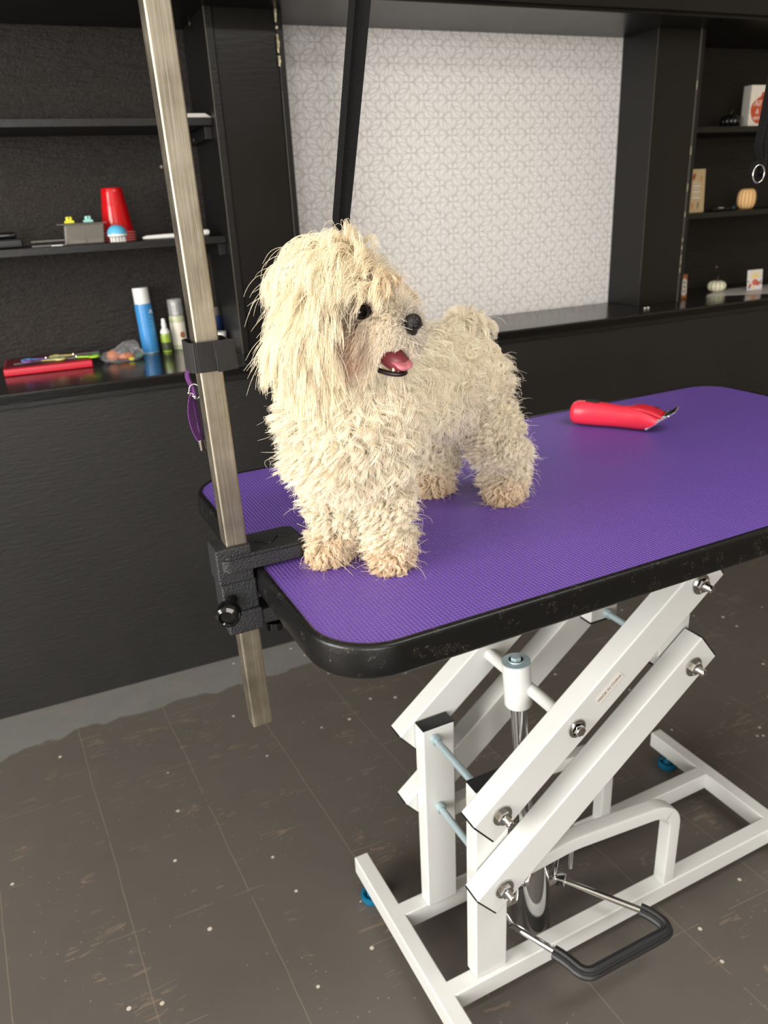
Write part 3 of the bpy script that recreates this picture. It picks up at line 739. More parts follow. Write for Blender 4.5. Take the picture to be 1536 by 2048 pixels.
# red case with scissors
o = thing('red_case', 'flat glossy red case lying on the ledge at the left', 'case', mat4=W4(-.625, .315, LZ+.0005) @ RZ(-.02))
bm = B((-.128, -.075, 0), (.105, .085, .020), .003); obj('case_front', bm, 'red_box', o)
obj('case_lid', B((-.124, -.070, .0202), (.101, .081, .0225), .001), 'red_box_top', o)
def scissors(label, s, d, z, a, hc, c2, L=.13):
    o = thing('grooming_scissors', label, 'scissors', mat4=W4(s, d, z, a), group='scissors on the red case')
    b = B((0, -.0035, .001), (L*.55, .0005, .0032), .0008); obj('blade', b, 'grey', o)
    b = B((0, -.0005, .0035), (L*.55, .0035, .0055), .0008, M=RZ(.06)); obj('blade', b, 'grey', o)
    for sgn, cc in ((1, hc), (-1, c2)):
        r = [(-.050+.013*math.cos(t), sgn*.013+.010*math.sin(t), .004) for t in [2*PI*i/20 for i in range(20)]]
        g = tube(r, .0028, 8, closed=True); sweep(g, [(-.038, sgn*.010, .004), (-.012, sgn*.002, .004), (0, 0, .004)], circ_sec(.0026, 8)); obj('handle', g, cc, o)
    obj('pivot_screw', LA([(0, .0), (.0035, 0), (.003, .0025), (0, .0028)], 14, TR(0, 0, .0056)), 'chrome', o)
cz = LZ+.0235
scissors('pale handled scissors on the red case, blades pointing left', -.655, .285, cz, PI+.1, 'pale_yellow', 'white')
scissors('scissors with blue and purple handles on the red case', -.640, .275, cz+.006, .05, 'blue', 'purple', .09)
scissors('yellow handled scissors at the back of the red case', -.565, .325, cz, .03, 'pale_yellow', 'pale_yellow')
scissors('green handled scissors at the front of the red case', -.560, .275, cz, PI-.2, 'lime', 'green', .09)

# plastic bag with orange things
bm = bmesh.new(); bmesh.ops.create_icosphere(bm, subdivisions=4, radius=1)
rnd = np.random.RandomState(3)
for v_ in bm.verts:
    x, y, z = v_.co; t = (z+1)/2
    n = .10*math.sin(7*x+4*z+1)+.07*math.sin(11*y-6*z)+.06*math.sin(15*(x+y+z))
    k = 1+n
    X_ = x*.060*k*(1-.55*max(0, t-.45)*1.6); Y_ = y*.036*k*(1-.5*max(0, t-.5))
    Z_ = (max(z, -.55)+.55)/1.55*.048*(1+.3*n)
    X_ += .055*max(0, t-.55)**1.1*1.3; Z_ += .030*max(0, t-.7)
    v_.co = (X_, Y_, Z_)
o = obj('plastic_bag', bm, 'bag', ang=25); o.matrix_world = W4(-.435, .285, LZ+.0006); tag(o, 'crumpled clear plastic bag on the ledge beside the red case', 'bag')
for lab, x, y, z, r, c, sc_ in (('rounded orange lump at the left inside the clear bag', -.027, 0, .018, .019, 'orange', (1.0, .8, .85)),
                             ('flatter orange piece at the right inside the clear bag', .010, -.004, .013, .022, 'orange', (1.1, .8, .5)),
                             ('green piece inside the clear bag', .040, .004, .009, .018, 'green', (1.3, .6, .4)), ('small yellow piece in the front of the clear bag', .024, -.020, .0065, .009, 'yellow', (1, .7, .6))):
    b = ball((0, 0, 0), r, None, 18, sc_)
    for v_ in b.verts: v_.co *= 1+.08*math.sin(90*v_.co.x+70*v_.co.y)
    o = obj('treat_piece', b, c); o.matrix_world = W4(-.435+x, .285+y, LZ+z); tag(o, lab, 'treat', 'pieces in the plastic bag')

# bottles
def bottle(name, label, s, d, parts, a=0, tilt=0):
    o = thing(name, label, 'bottle', mat4=W4(s, d, LZ+.0005, a) @ RY(tilt))
    for nm, prof, m_ in parts: obj(nm, LA(prof, 36), m_, o)
    return o
b = bottle('spray_can', 'tall blue aerosol can with white cap on the ledge', -.339, .380, [
    ('can', [(0, 0), (.024, 0), (.0252, .003), (.0252, .142), (.024, .147), (0, .147)], 'blue'),
    ('cap', [(0, .1475), (.0235, .1475), (.0235, .190), (.0225, .194), (0, .195)], 'white')], tilt=-.02)
obj('base_ring', LA([(.024, 0), (.0256, .0005), (.0256, .003), (.0250, .0035)], 36), 'zinc', b)
b['category'] = 'spray can'
text('lettering', 'A', .018, 'white', b, (.0115, -.0228, .118), (PI/2, 0, .5), .0004)
for i, zz in enumerate((.108, .095, .086, .074, .066, .058)):
    obj('text_line', B((-.007, -.0003, 0), (.007-.002*(i % 2), .0003, .0022), M=TR(.0125, -.0222, zz) @ RZ(.5)), 'sky', b)
b = bottle('spray_bottle', 'small green spray bottle with white pump beside the blue can', -.293, .352, [
    ('bottle', [(0, 0), (.0135, 0), (.0145, .003), (.0145, .050), (.0125, .056), (0, .056)], 'green_liquid'),
    ('collar', [(0, .0565), (.0135, .0565), (.0135, .063), (.0105, .068), (.0085, .072), (0, .072)], 'white'),
    ('pump', [(0, .0725), (.0072, .0725), (.0078, .083), (.0062, .090), (.0060, .098), (.0040, .101), (0, .101)], 'white')])
obj('label', LA([(.0147, .006), (.0148, .0065), (.0148, .030), (.0147, .0305)], 36), 'leaf_green', b)
b = bottle('lotion_bottle', 'pale green lotion bottle with tall clear cap behind the pole', -.247, .385, [
    ('bottle', [(0, 0), (.021, 0), (.0225, .003), (.0225, .098), (.0215, .102), (0, .103)], 'lotion'),
    ('pump', [(0, .1035), (.008, .1035), (.008, .115), (.0045, .116), (.0045, .134), (.009, .135), (.009, .141), (0, .142)], 'white'),
    ('clear_cap', [(.0222, .1035), (.0222, .150), (.0205, .1525), (0, .1535), (0, .1515), (.0195, .1505), (.0208, .149), (.0208, .1035)], 'clear')])
obj('label', LA([(.0226, .015), (.0228, .0155), (.0228, .082), (.0226, .0825)], 36), 'sign_cream', b)
obj('label_picture', prism([(.008*math.cos(a), .010*math.sin(a)+.001*math.cos(3*a)) for a in [2*PI*i/18 for i in range(18)]], .0008, TR(.008, -.0222, .045) @ RZ(.35) @ RX(PI/2)), 'brown', b)
b = bottle('lotion_bottle', 'pale bottle with white cap just right of the pole', -.172, .395, [
    ('bottle', [(0, 0), (.017, 0), (.018, .003), (.018, .090), (.012, .098), (0, .098)], 'lotion'),
    ('cap', [(0, .0985), (.0125, .0985), (.0125, .108), (.006, .110), (.0045, .132), (0, .133)], 'white')])
b = bottle('dropper_bottle', 'blue labelled dropper bottle behind the white jar', -.157, .345, [
    ('bottle', [(0, 0), (.015, 0), (.016, .003), (.016, .060), (.0155, .0605)], 'white'),
    ('label', [(.0155, .008), (.0162, .0085), (.0162, .055), (.0155, .0555)], 'label_blue'),
    ('shoulder', [(.0155, .0605), (.0125, .0655), (.0075, .067), (0, .067)], 'white'),
    ('cap', [(0, .0672), (.0085, .0672), (.009, .074), (.0065, .080), (.0062, .086), (0, .088)], 'white')])
text('lettering', 'A', .013, 'white', b, (-.001, -.0166, .042), (PI/2, 0, .2), .0004)
b = bottle('white_jar', 'small white jar with a screw lid on the ledge right of the pole', -.135, .312, [
    ('jar', [(0, 0), (.0185, 0), (.0200, .003), (.0200, .036), (0, .036)], 'white'),
    ('lid', [(0, .0365), (.0213, .0365), (.0216, .038), (.0216, .048), (.0205, .0495), (0, .050)], 'white')]); b['category'] = 'jar'
obj('label_picture', prism([(.006*math.cos(a), .009*math.sin(a)) for a in [2*PI*i/14 for i in range(14)]], .0008, TR(.0125, -.0158, .022) @ RZ(.65) @ RX(PI/2)), 'brick_red', b)
for i, zz in enumerate((.029, .024, .019, .014, .009)):
    obj('text_line', B((-.006, -.0003, 0), (.006-.002*(i % 2), .0003, .0014), M=TR(.000, -.0201, zz) @ RZ(0)), 'grey', b)
b = bottle('navy_can', 'dark navy can with grey cap in the corner beside the white jar', -.098-.027, .400, [
    ('can', [(0, 0), (.022, 0), (.023, .003), (.023, .085), (.021, .090), (0, .090)], 'navy'),
    ('cap', [(0, .0905), (.019, .0905), (.019, .112), (.017, .116), (0, .117)], 'dull_grey')]); b['category'] = 'can'

# ------------------------------------------------------------------ things on the right shelves and ledge
def pumpkin(name, label, s, d, z, r, h, skin, groove, stem, lobes=10, tall=False):
    o = thing(name, label, 'pumpkin', mat4=W4(s, d, z), group=None)
    pr = []
    for i in range(19):
        t = -PI/2+PI*i/18; rr = r*max(0, math.cos(t))**(.45 if tall else .62); zz = h/2+h/2*math.sin(t)
        if i in (0,): rr = 0
        if i == 18: rr = 0; zz -= h*.06
        pr.append((rr, zz))
    b = LA(pr, lobes*8, lobes=lobes, amp=.13); obj('shell', b, skin, o, ang=80)
    g = bmesh.new()
    for k in range(lobes):
        a = 2*PI*k/lobes; pts = []
        for i in range(2, 17):
            rr, zz = pr[i]; rr = rr*(1-.13)+.0004; pts.append((rr*math.cos(a), rr*math.sin(a), zz))
        sweep(g, pts, circ_sec(.0011 if r > .02 else .0008, 6), up=Vector((math.sin(a), -math.cos(a), 0)))
    obj('grooves', g, groove, o)
    if stem: obj('stem', tube([(0, 0, h*.9), (.001, 0, h+.008), (.005, 0, h+.018)], .003, 8), stem, o)
    return o
pumpkin('white_pumpkin', 'small glossy white pumpkin with dark stem on the ledge', 1.862, .262, LZ+.0015, .036, .043, 'cream_pumpkin', 'groove', 'dark_stem')
pumpkin('tan_pumpkin', 'tall tan ribbed pumpkin on the lower right shelf', 1.950, .245, 1.2175, .034, .074, 'tan_pumpkin', 'tan_groove', None, 12, True)
b = pumpkin('black_pumpkin', 'glossy black pumpkin with curled stem beside the white sign', 1.862, .285, 1.5035, .036, .046, 'black_gloss', 'black_matte', 'black_gloss')
obj('tendril', tube([(.01+.008*math.cos(a)+a*.002, 0, .062+.006*math.sin(a)) for a in [i*.5 for i in range(14)]], .0012, 6, up=Vector((0, 1, 0))), 'black_gloss', b)
# white box sign with red pumpkin print
o = thing('box_sign', 'white box sign with red pumpkin print on the upper right shelf', 'sign', mat4=W4(1.915, .250, 1.5035, -.05))
obj('sign_box', B((0, 0, 0), (.135, .038, .140), .0015), 'sign_grey', o)
obj('sign_face', B((.0005, -.0012, .0005), (.1345, .0, .1395), .0006), 'sign_cream', o)
pk = []
for i in range(60):
    a = 2*PI*i/60; rr = .046*(1+.06*abs(math.sin(2.5*a+.6))); pk.append((.054+rr*math.cos(a)*1.02, .056+rr*math.sin(a)*.94))
obj('pumpkin_print', prism(pk, .0008, TR(0, -.0014, 0) @ RX(PI/2)), 'brick_red', o)
obj('pumpkin_stem', prism([(.044, .098), (.060, .097), (.064, .116), (.054, .118)], .0008, TR(0, -.0014, 0) @ RX(PI/2)), 'brick_red', o)
text('lettering', 'All', .030, 'sign_cream', o, (.016, -.0024, .070), (PI/2, 0, 0), .0003, .25)
text('lettering', '&', .024, 'sign_cream', o, (.028, -.0024, .045), (PI/2, 0, 0), .0003, .2)
text('lettering', 'spice', .020, 'sign_cream', o, (.018, -.0024, .026), (PI/2, 0, 0), .0003, .25)
# tall tan leaf sign
o = thing('leaf_plaque', 'narrow tan plaque with autumn leaf print on the lower right shelf', 'sign', mat4=W4(1.650, .235, 1.2175, -.02) @ RX(-.06))
obj('board', B((0, 0, 0), (.074, .012, .150), .001), 'sign_tan', o)
def leaf(cx, cz, L_, w_, ang): 
    pts = [(0, -L_), (w_, -L_*.4), (w_*.8, L_*.2), (w_*1.5, L_*.5), (w_*.4, L_*.45), (0, L_), (-w_*.6, L_*.4), (-w_*1.2, L_*.2), (-w_*.8, -L_*.3)]
    ca, sa = math.cos(ang), math.sin(ang)
    return [(cx+x*ca-y*sa, cz+x*sa+y*ca) for x, y in pts]
for nm, a_, m_ in (('leaf_print', (.020, .125, .015, .006, -.4), 'leaf_red'), ('leaf_print', (.055, .118, .014, .0025, -.2), 'leaf_orange'), ('leaf_print', (.016, .025, .014, .004, 0), 'leaf_orange'), ('leaf_print', (.044, .025, .016, .0022, -.15), 'leaf_green')):
    obj(nm, prism(leaf(*a_), .0006, TR(0, -.0003, 0) @ RX(PI/2)), m_, o)
for i in range(6):
    obj('text_line', B((.018, -.0006, .050+i*.010), (.052-.006*(i % 2), .0, .054+i*.010)), 'wood_text' if i % 2 else 'sign_cream', o)
# dark pen-like tools
o = thing('black_tool', 'slim black tool with small shiny dots on the lower right shelf', 'tool', mat4=W4(1.80, .225, 1.2175, .04))
obj('barrel', tube([(-.050, 0, .006), (.02, 0, .0065), (.06, 0, .007)], .0055, 14), 'black_gloss', o)
g = bmesh.new()
for x in (-.012, -.002, .010): merge(g, ball((x, -.002, .0115), .0026, seg=10))
obj('stones', g, 'chrome', o); obj('tip', ball((.066, 0, .008), .0075, seg=16), 'teal_dark', o)
# small wooden sign against the column
o = thing('wooden_tag_sign', 'small orange brown wooden sign leaning by the column on the ledge', 'sign', mat4=W4(1.612, .195, LZ+.0006, .12) @ RX(-.05))
obj('board', B((0, 0, 0), (.036, .010, .088), .001), 'wood_orange', o)
obj('panel', prism([(.004, .018), (.018, .008), (.032, .018), (.032, .066), (.018, .076), (.004, .066)], .0008, RX(PI/2)), 'wood_text', o)
for i in range(3): obj('text_line', B((.012, -.0014, .024+i*.016), (.025, -.0009, .030+i*.016)), 'grey', o)
# greeting card
o = thing('greeting_card', 'square white card with pumpkin and yellow lettering on the ledge', 'card', mat4=W4(1.968, .205, LZ+.0016, -.03) @ RX(-.10))
obj('card_front', B((0, 0, 0), (.078, .0015, .076), .0003), 'card_bg', o)
obj('pumpkin_print', prism([(.040+.015*math.cos(a)*(1+.1*abs(math.sin(3*a))), .028+.012*math.sin(a)) for a in [2*PI*i/32 for i in range(32)]], .0004, TR(0, -.0002, 0) @ RX(PI/2)), 'card_pink', o)
for k, (x, z, r_) in enumerate(((.056, .022, .010), (.014, .018, .008), (.010, .010, .006), (.030, .010, .007))):
    obj('flower_print', prism([(x+r_*math.cos(a)*(1+.2*math.sin(5*a)), z+r_*.8*math.sin(a)) for a in [2*PI*i/25 for i in range(25)]], .0003, TR(0, -.0003, 0) @ RX(PI/2)), ('card_pink', 'leaf_orange', 'purple', 'card_yellow')[k], o)
for a_ in ((.068, .030, .010, .0025, -1.0), (.072, .022, .009, .0022, -1.3), (.006, .032, .008, .002, .9)):
    obj('leaf_print', prism(leaf(*a_), .0003, TR(0, -.0003, 0) @ RX(PI/2)), 'leaf_green', o)
text('lettering', 'Happy', .017, 'card_yellow', o, (.020, -.0004, .060), (PI/2, 0, 0), .0003, .3)
obj('yellow_wash', prism([(.016, .044), (.060, .043), (.064, .052), (.054, .058), (.022, .057), (.014, .051)], .0002, TR(0, -.0002, 0) @ RX(PI/2)), 'card_yellow', o)
o = obj('paper_sheet', prism([(-.02, -.035), (.20, -.13), (.55, -.12), (.55, .05), (.20, .07), (.08, .03)], .0008), 'paper', smooth=False); o.matrix_world = W4(1.76, .225, LZ+.0004); tag(o, 'glossy white paper sheets spread under the card and pumpkin', 'paper')
for lab, s, d in (('left white crumb on the ledge at the column foot', 1.342, .083), ('right white crumb on the ledge at the column foot', 1.358, .084)):
    o = obj('crumb', ball((0, 0, 0), .004, None, 10, (1.2, 1, .7)), 'white'); o.matrix_world = W4(s, d, LZ+.0028); tag(o, lab, 'crumb', 'white crumbs on the ledge')
#DOG
# ------------------------------------------------------------------ the dog
V3 = lambda *a: Vector(a)
DOGC = []                       # capsules: a, ra, b, rb, region
def cap(a, ra, b, rb, reg): DOGC.append((Vector(a), ra, Vector(b), rb, reg))
SK = V3(.107, .176, 1.203)      # skull centre
F = V3(.47, -.88, 0).normalized(); SR = V3(F.y, -F.x, 0).normalized()   # face direction, dog's own right
U = V3(0, 0, 1)
NOSE = SK+F*.083+U*(-.007)+SR*(-.001)
JAW = NOSE-F*.022-U*.043
# trunk
cap((.102, .184, 1.056), .047, (.105, .185, 1.090), .049, 'body')
cap((.105, .185, 1.090), .048, (.18, .225, 1.094), .046, 'body')
cap((.18, .225, 1.094), .046, (.26, .262, 1.094), .044, 'body')
cap((.26, .262, 1.094), .044, (.308, .280, 1.088), .044, 'body')
cap((.105, .182, 1.10), .046, (.108, .178, 1.165), .036, 'body')
# front legs
cap((.087, .206, 1.045), .022, (.087, .207, .990), .0135, 'leg'); cap((.087, .207, .990), .0135, (.088, .208, .938), .012, 'leg')
cap((.086, .207, .936), .015, (.070, .197, .931), .0135, 'paw')
cap((.127, .160, 1.045), .022, (.131, .158, .990), .0135, 'leg'); cap((.131, .158, .990), .0135, (.135, .158, .938), .012, 'leg')
cap((.136, .157, .936), .015, (.128, .142, .931), .014, 'paw')
# hind legs
cap((.318, .262, 1.070), .033, (.342, .250, 1.012), .022, 'leg'); cap((.342, .250, 1.012), .022, (.368, .261, .972), .015, 'leg')
cap((.368, .261, .972), .015, (.368, .258, .938), .0145, 'leg'); cap((.368, .258, .935), .0165, (.356, .248, .932), .015, 'paw')
cap((.296, .312, 1.066), .030, (.288, .327, 1.012), .018, 'leg'); cap((.288, .327, 1.012), .018, (.301, .340, .972), .014, 'leg')
cap((.301, .340, .972), .014, (.300, .338, .938), .0135, 'leg'); cap((.300, .338, .935), .0155, (.288, .330, .932), .015, 'paw')
# tail curled over the rump
cap((.325, .292, 1.110), .020, (.330, .292, 1.135), .012, 'tail'); cap((.330, .292, 1.135), .012, (.312, .280, 1.148), .010, 'tail'); cap((.312, .280, 1.148), .010, (.285, .262, 1.146), .008, 'tail')
# head
cap(SK, .043, SK+F*.012-U*.004, .041, 'head')
cap(SK-F*.012+U*.012, .036, SK-F*.010+U*.024, .029, 'head')
cap(SK+F*.028-U*.014, .031, SK+F*.052-U*.013, .0225, 'muzzle')
cap(SK+F*.052-U*.013, .0225, NOSE-F*.010-U*.006, .0145, 'muzzle')
cap(SK+F*.018-U*.036, .020, SK+F*.038-U*.044, .014, 'jaw')
cap(SK+F*.038-U*.044, .014, JAW, .0085, 'jaw')
for sg in (1, -1):
    a = SK+SR*(.036*sg)+U*.016-F*.006; b = SK+SR*(.052*sg)-U*.014-F*.008; c = SK+SR*(.050*sg)-U*.048-F*.002
    cap(a, .014, b, .014, 'ear'); cap(b, .014, c, .010, 'ear')
CA_ = np.array([c[0] for c in DOGC]); CB_ = np.array([c[2] for c in DOGC]); RA_ = np.array([c[1] for c in DOGC]); RB_ = np.array([c[3] for c in DOGC])
REG = [c[4] for c in DOGC]
def sdf(P, full=False):
    best = np.full(len(P), 9.0); idx = np.zeros(len(P), int); acc = np.zeros(len(P))
    for i in range(len(DOGC)):
        ab = CB_[i]-CA_[i]; t = np.clip(((P-CA_[i])@ab)/(ab@ab), 0, 1)
        d = np.linalg.norm(P-(CA_[i]+t[:, None]*ab), axis=1)-(RA_[i]+t*(RB_[i]-RA_[i]))
        k = d < best; best[k] = d[k]; idx[k] = i
        acc += np.exp(-d/.006)
    s = -.006*np.log(np.maximum(acc, 1e-30))
    return (s, idx) if full else s
def grad(P):
    e = .0012; g = np.zeros_like(P)
    for k in range(3):
        q_ = np.zeros(3); q_[k] = e; g[:, k] = sdf(P+q_)-sdf(P-q_)
    return g/np.maximum(np.linalg.norm(g, axis=1, keepdims=True), 1e-9)
def make_body():
    bm = bmesh.new()
    for a, ra, b, rb, reg in DOGC:
        n = max(2, int((b-a).length/.006))
        for i in range(n+1):
            t = i/n; s = bmesh.new(); bmesh.ops.create_icosphere(s, subdivisions=2, radius=ra+(rb-ra)*t); merge(bm, s, TR(a.lerp(b, t)))
    me = bpy.data.meshes.new('t'); bm.to_mesh(me); bm.free()
    o = bpy.data.objects.new('t', me); COL.objects.link(o)
    r = o.modifiers.new('r', 'REMESH'); r.mode = 'VOXEL'; r.voxel_size = .0035
    s = o.modifiers.new('s', 'SMOOTH'); s.factor = .6; s.iterations = 8
    bpy.context.view_layer.update()
    m2 = bpy.data.meshes.new_from_object(o.evaluated_get(bpy.context.evaluated_depsgraph_get()))
    bpy.data.objects.remove(o); m2.name = 'dog'; m2.materials.clear(); return m2
DOG = link('dog', make_body(), 'skin')
DOG.data.materials.append(MT['dark_skin'])
for pl in DOG.data.polygons:
    c = pl.center
    if (c-(SK+F*.0375+SR*.0250+U*.006)).length < .0130 or (c-(SK+F*.0375-SR*.0250+U*.006)).length < .0125 or (c-NOSE).length < .0165: pl.material_index = 1
tag(DOG, 'cream white curly coated small dog standing on the purple mat looking aside with open mouth', 'dog')
# ---- face
def dpart(name, bm, m, **k): return obj(name, bm, m, DOG, **k)
FM = Matrix((( F.x, -SR.x, 0, 0), (F.y, -SR.y, 0, 0), (0, 0, 1, 0), (0, 0, 0, 1)))   # local x = forward, y = dog's left
def at_head(p): return SK+F*p[0]+SR*p[1]+U*p[2]
n_ = bmesh.new()
for c, r, s in (((0, 0, .001), .0105, (.75, 1.0, .82)), ((.001, .0048, -.0015), .0062, (.8, 1, .8)), ((.001, -.0048, -.0015), .0062, (.8, 1, .8)), ((.000, 0, -.006), .005, (.7, .7, 1))):
    merge(n_, ball(c, r, None, 20, s))
me = bpy.data.meshes.new('t'); n_.to_mesh(me); n_.free(); o = bpy.data.objects.new('t', me); COL.objects.link(o)
r_ = o.modifiers.new('r', 'REMESH'); r_.mode = 'VOXEL'; r_.voxel_size = .0006; s_ = o.modifiers.new('s', 'SMOOTH'); s_.iterations = 6
bpy.context.view_layer.update(); nm = bpy.data.meshes.new_from_object(o.evaluated_get(bpy.context.evaluated_depsgraph_get())); bpy.data.objects.remove(o); nm.materials.clear()
nose = link('nose', nm, 'nose', DOG); nose.matrix_world = TR(NOSE) @ FM @ Matrix.Scale(1.03, 4)
for sg in (1, -1):
    nb = ball((.0062, sg*.0042, -.0012), .0021, None, 12, (.9, 1, .75)); ns = obj('nostril', nb, 'black_matte', nose)
EYES = []
for sg in (1, -1):
    e = SK+F*.0375+SR*(.0250*sg)+U*.006; EYES.append(e)
    eb = dpart('eye', ball(e-F*.001, .0084, None, 24), 'eye')
    rim = [e+F*.0062+SR*sg*.003+(SR*(.0072*math.cos(a))+U*(.0048*math.sin(a)))-F*.0035*abs(math.cos(a)) for a in [2*PI*i/24 for i in range(24)]]
    obj('eyelid', tube(rim, .0021, 8, up=F, closed=True), 'lip', eb)
# mouth: open, dark lips, pink tongue, small teeth
MC = NOSE-F*.030-U*.033
mo = dpart('mouth_lining', ball((0, 0, 0), 1, TR(MC) @ FM @ RY(.55), 20, (.024, .0135, .0125)), 'gum')
jl = [MC+F*x+SR*y+U*z for x, y, z in ((-.026, .0175, -.002), (-.012, .0165, -.010), (.004, .0125, -.0155), (.014, .0065, -.0175), (.017, 0, -.0175), (.014, -.0065, -.0175), (.004, -.0125, -.0155), (-.012, -.0165, -.010), (-.026, -.0175, -.002))]
def smooth_pts(p, n=6):
    out = []
    for i in range(len(p)-1):
        p0, p1, p2, p3 = p[max(i-1, 0)], p[i], p[i+1], p[min(i+2, len(p)-1)]
        for k in range(n):
            t = k/n; out.append(.5*((2*p1)+(p2-p0)*t+(2*p0-5*p1+4*p2-p3)*t*t+(3*p1-p0-3*p2+p3)*t**3))
    return out+[p[-1]]
dpart('lower_lip', tube(smooth_pts(jl), .0026, 10), 'lip')
tg = smooth_pts([MC-F*.024-U*.003, MC-F*.006-U*.000, MC+F*.008-U*.0035, MC+F*.019-U*.0070+SR*.003, MC+F*.0235-U*.0125+SR*.004])
def tsec(t):
    w = .0125*(1-.2*t)*(1 if t < .8 else math.sqrt(max(.02, 1-((t-.8)/.2)**2*.9))); h = .0034
    return [(w*math.cos(a), h*math.sin(a)-(.0016*(1-abs(math.cos(a))) if math.sin(a) > 0 else 0)) for a in [2*PI*i/20 for i in range(20)]]
dpart('tongue', sweep(bmesh.new(), tg, tsec), 'tongue', ang=70)
for sg in (1, -1):
    for x, y, z, r, h in ((.010, .0085, -.013, .0016, .006), (.013, .004, -.0148, .0011, .0032), (.0145, .0015, -.015, .001, .003), (-.004, .012, -.011, .0022, .0045), (-.010, .013, -.009, .0026, .0045)):
        c = MC+F*x+SR*(sg*y)+U*z
        dpart('tooth', LA([(0, -.002), (r, -.001), (r*.8, h*.6), (0, h)], 10, TR(c)), 'tooth')

# ---- coat: every lock is a guide curve grown outside the body, with strands gathered round it
rs = np.random.RandomState(11)
def mesh_samples(me, n):
    nt = len(me.loop_triangles) or (me.calc_loop_triangles() or len(me.loop_triangles))
    co = np.zeros(len(me.vertices)*3); me.vertices.foreach_get('co', co); co = co.reshape(-1, 3)
    tr = np.zeros(nt*3, int); me.loop_triangles.foreach_get('vertices', tr); tr = tr.reshape(-1, 3)
    A, B_, C_ = co[tr[:, 0]], co[tr[:, 1]], co[tr[:, 2]]
    ar = np.linalg.norm(np.cross(B_-A, C_-A), axis=1); p = ar/ar.sum()
    t = rs.choice(nt, n, p=p); u = rs.rand(n); v = rs.rand(n); k = u+v > 1; u[k] = 1-u[k]; v[k] = 1-v[k]
    return A[t]+(B_[t]-A[t])*u[:, None]+(C_[t]-A[t])*v[:, None]
def nrm(v): return v/np.maximum(np.linalg.norm(v, axis=1, keepdims=True), 1e-9)
Fn, SRn, Un, SKn = np.array(F), np.array(SR), np.array(U), np.array(SK)
MCn, NOSEn = np.array(MC), np.array(NOSE)
BACK = np.array([.89, .45, 0.])
REGI = {'body': 0, 'leg': 1, 'paw': 2, 'tail': 3, 'head': 4, 'muzzle': 5, 'jaw': 6, 'ear': 7}
regmap = np.array([REGI[r] for r in REG])

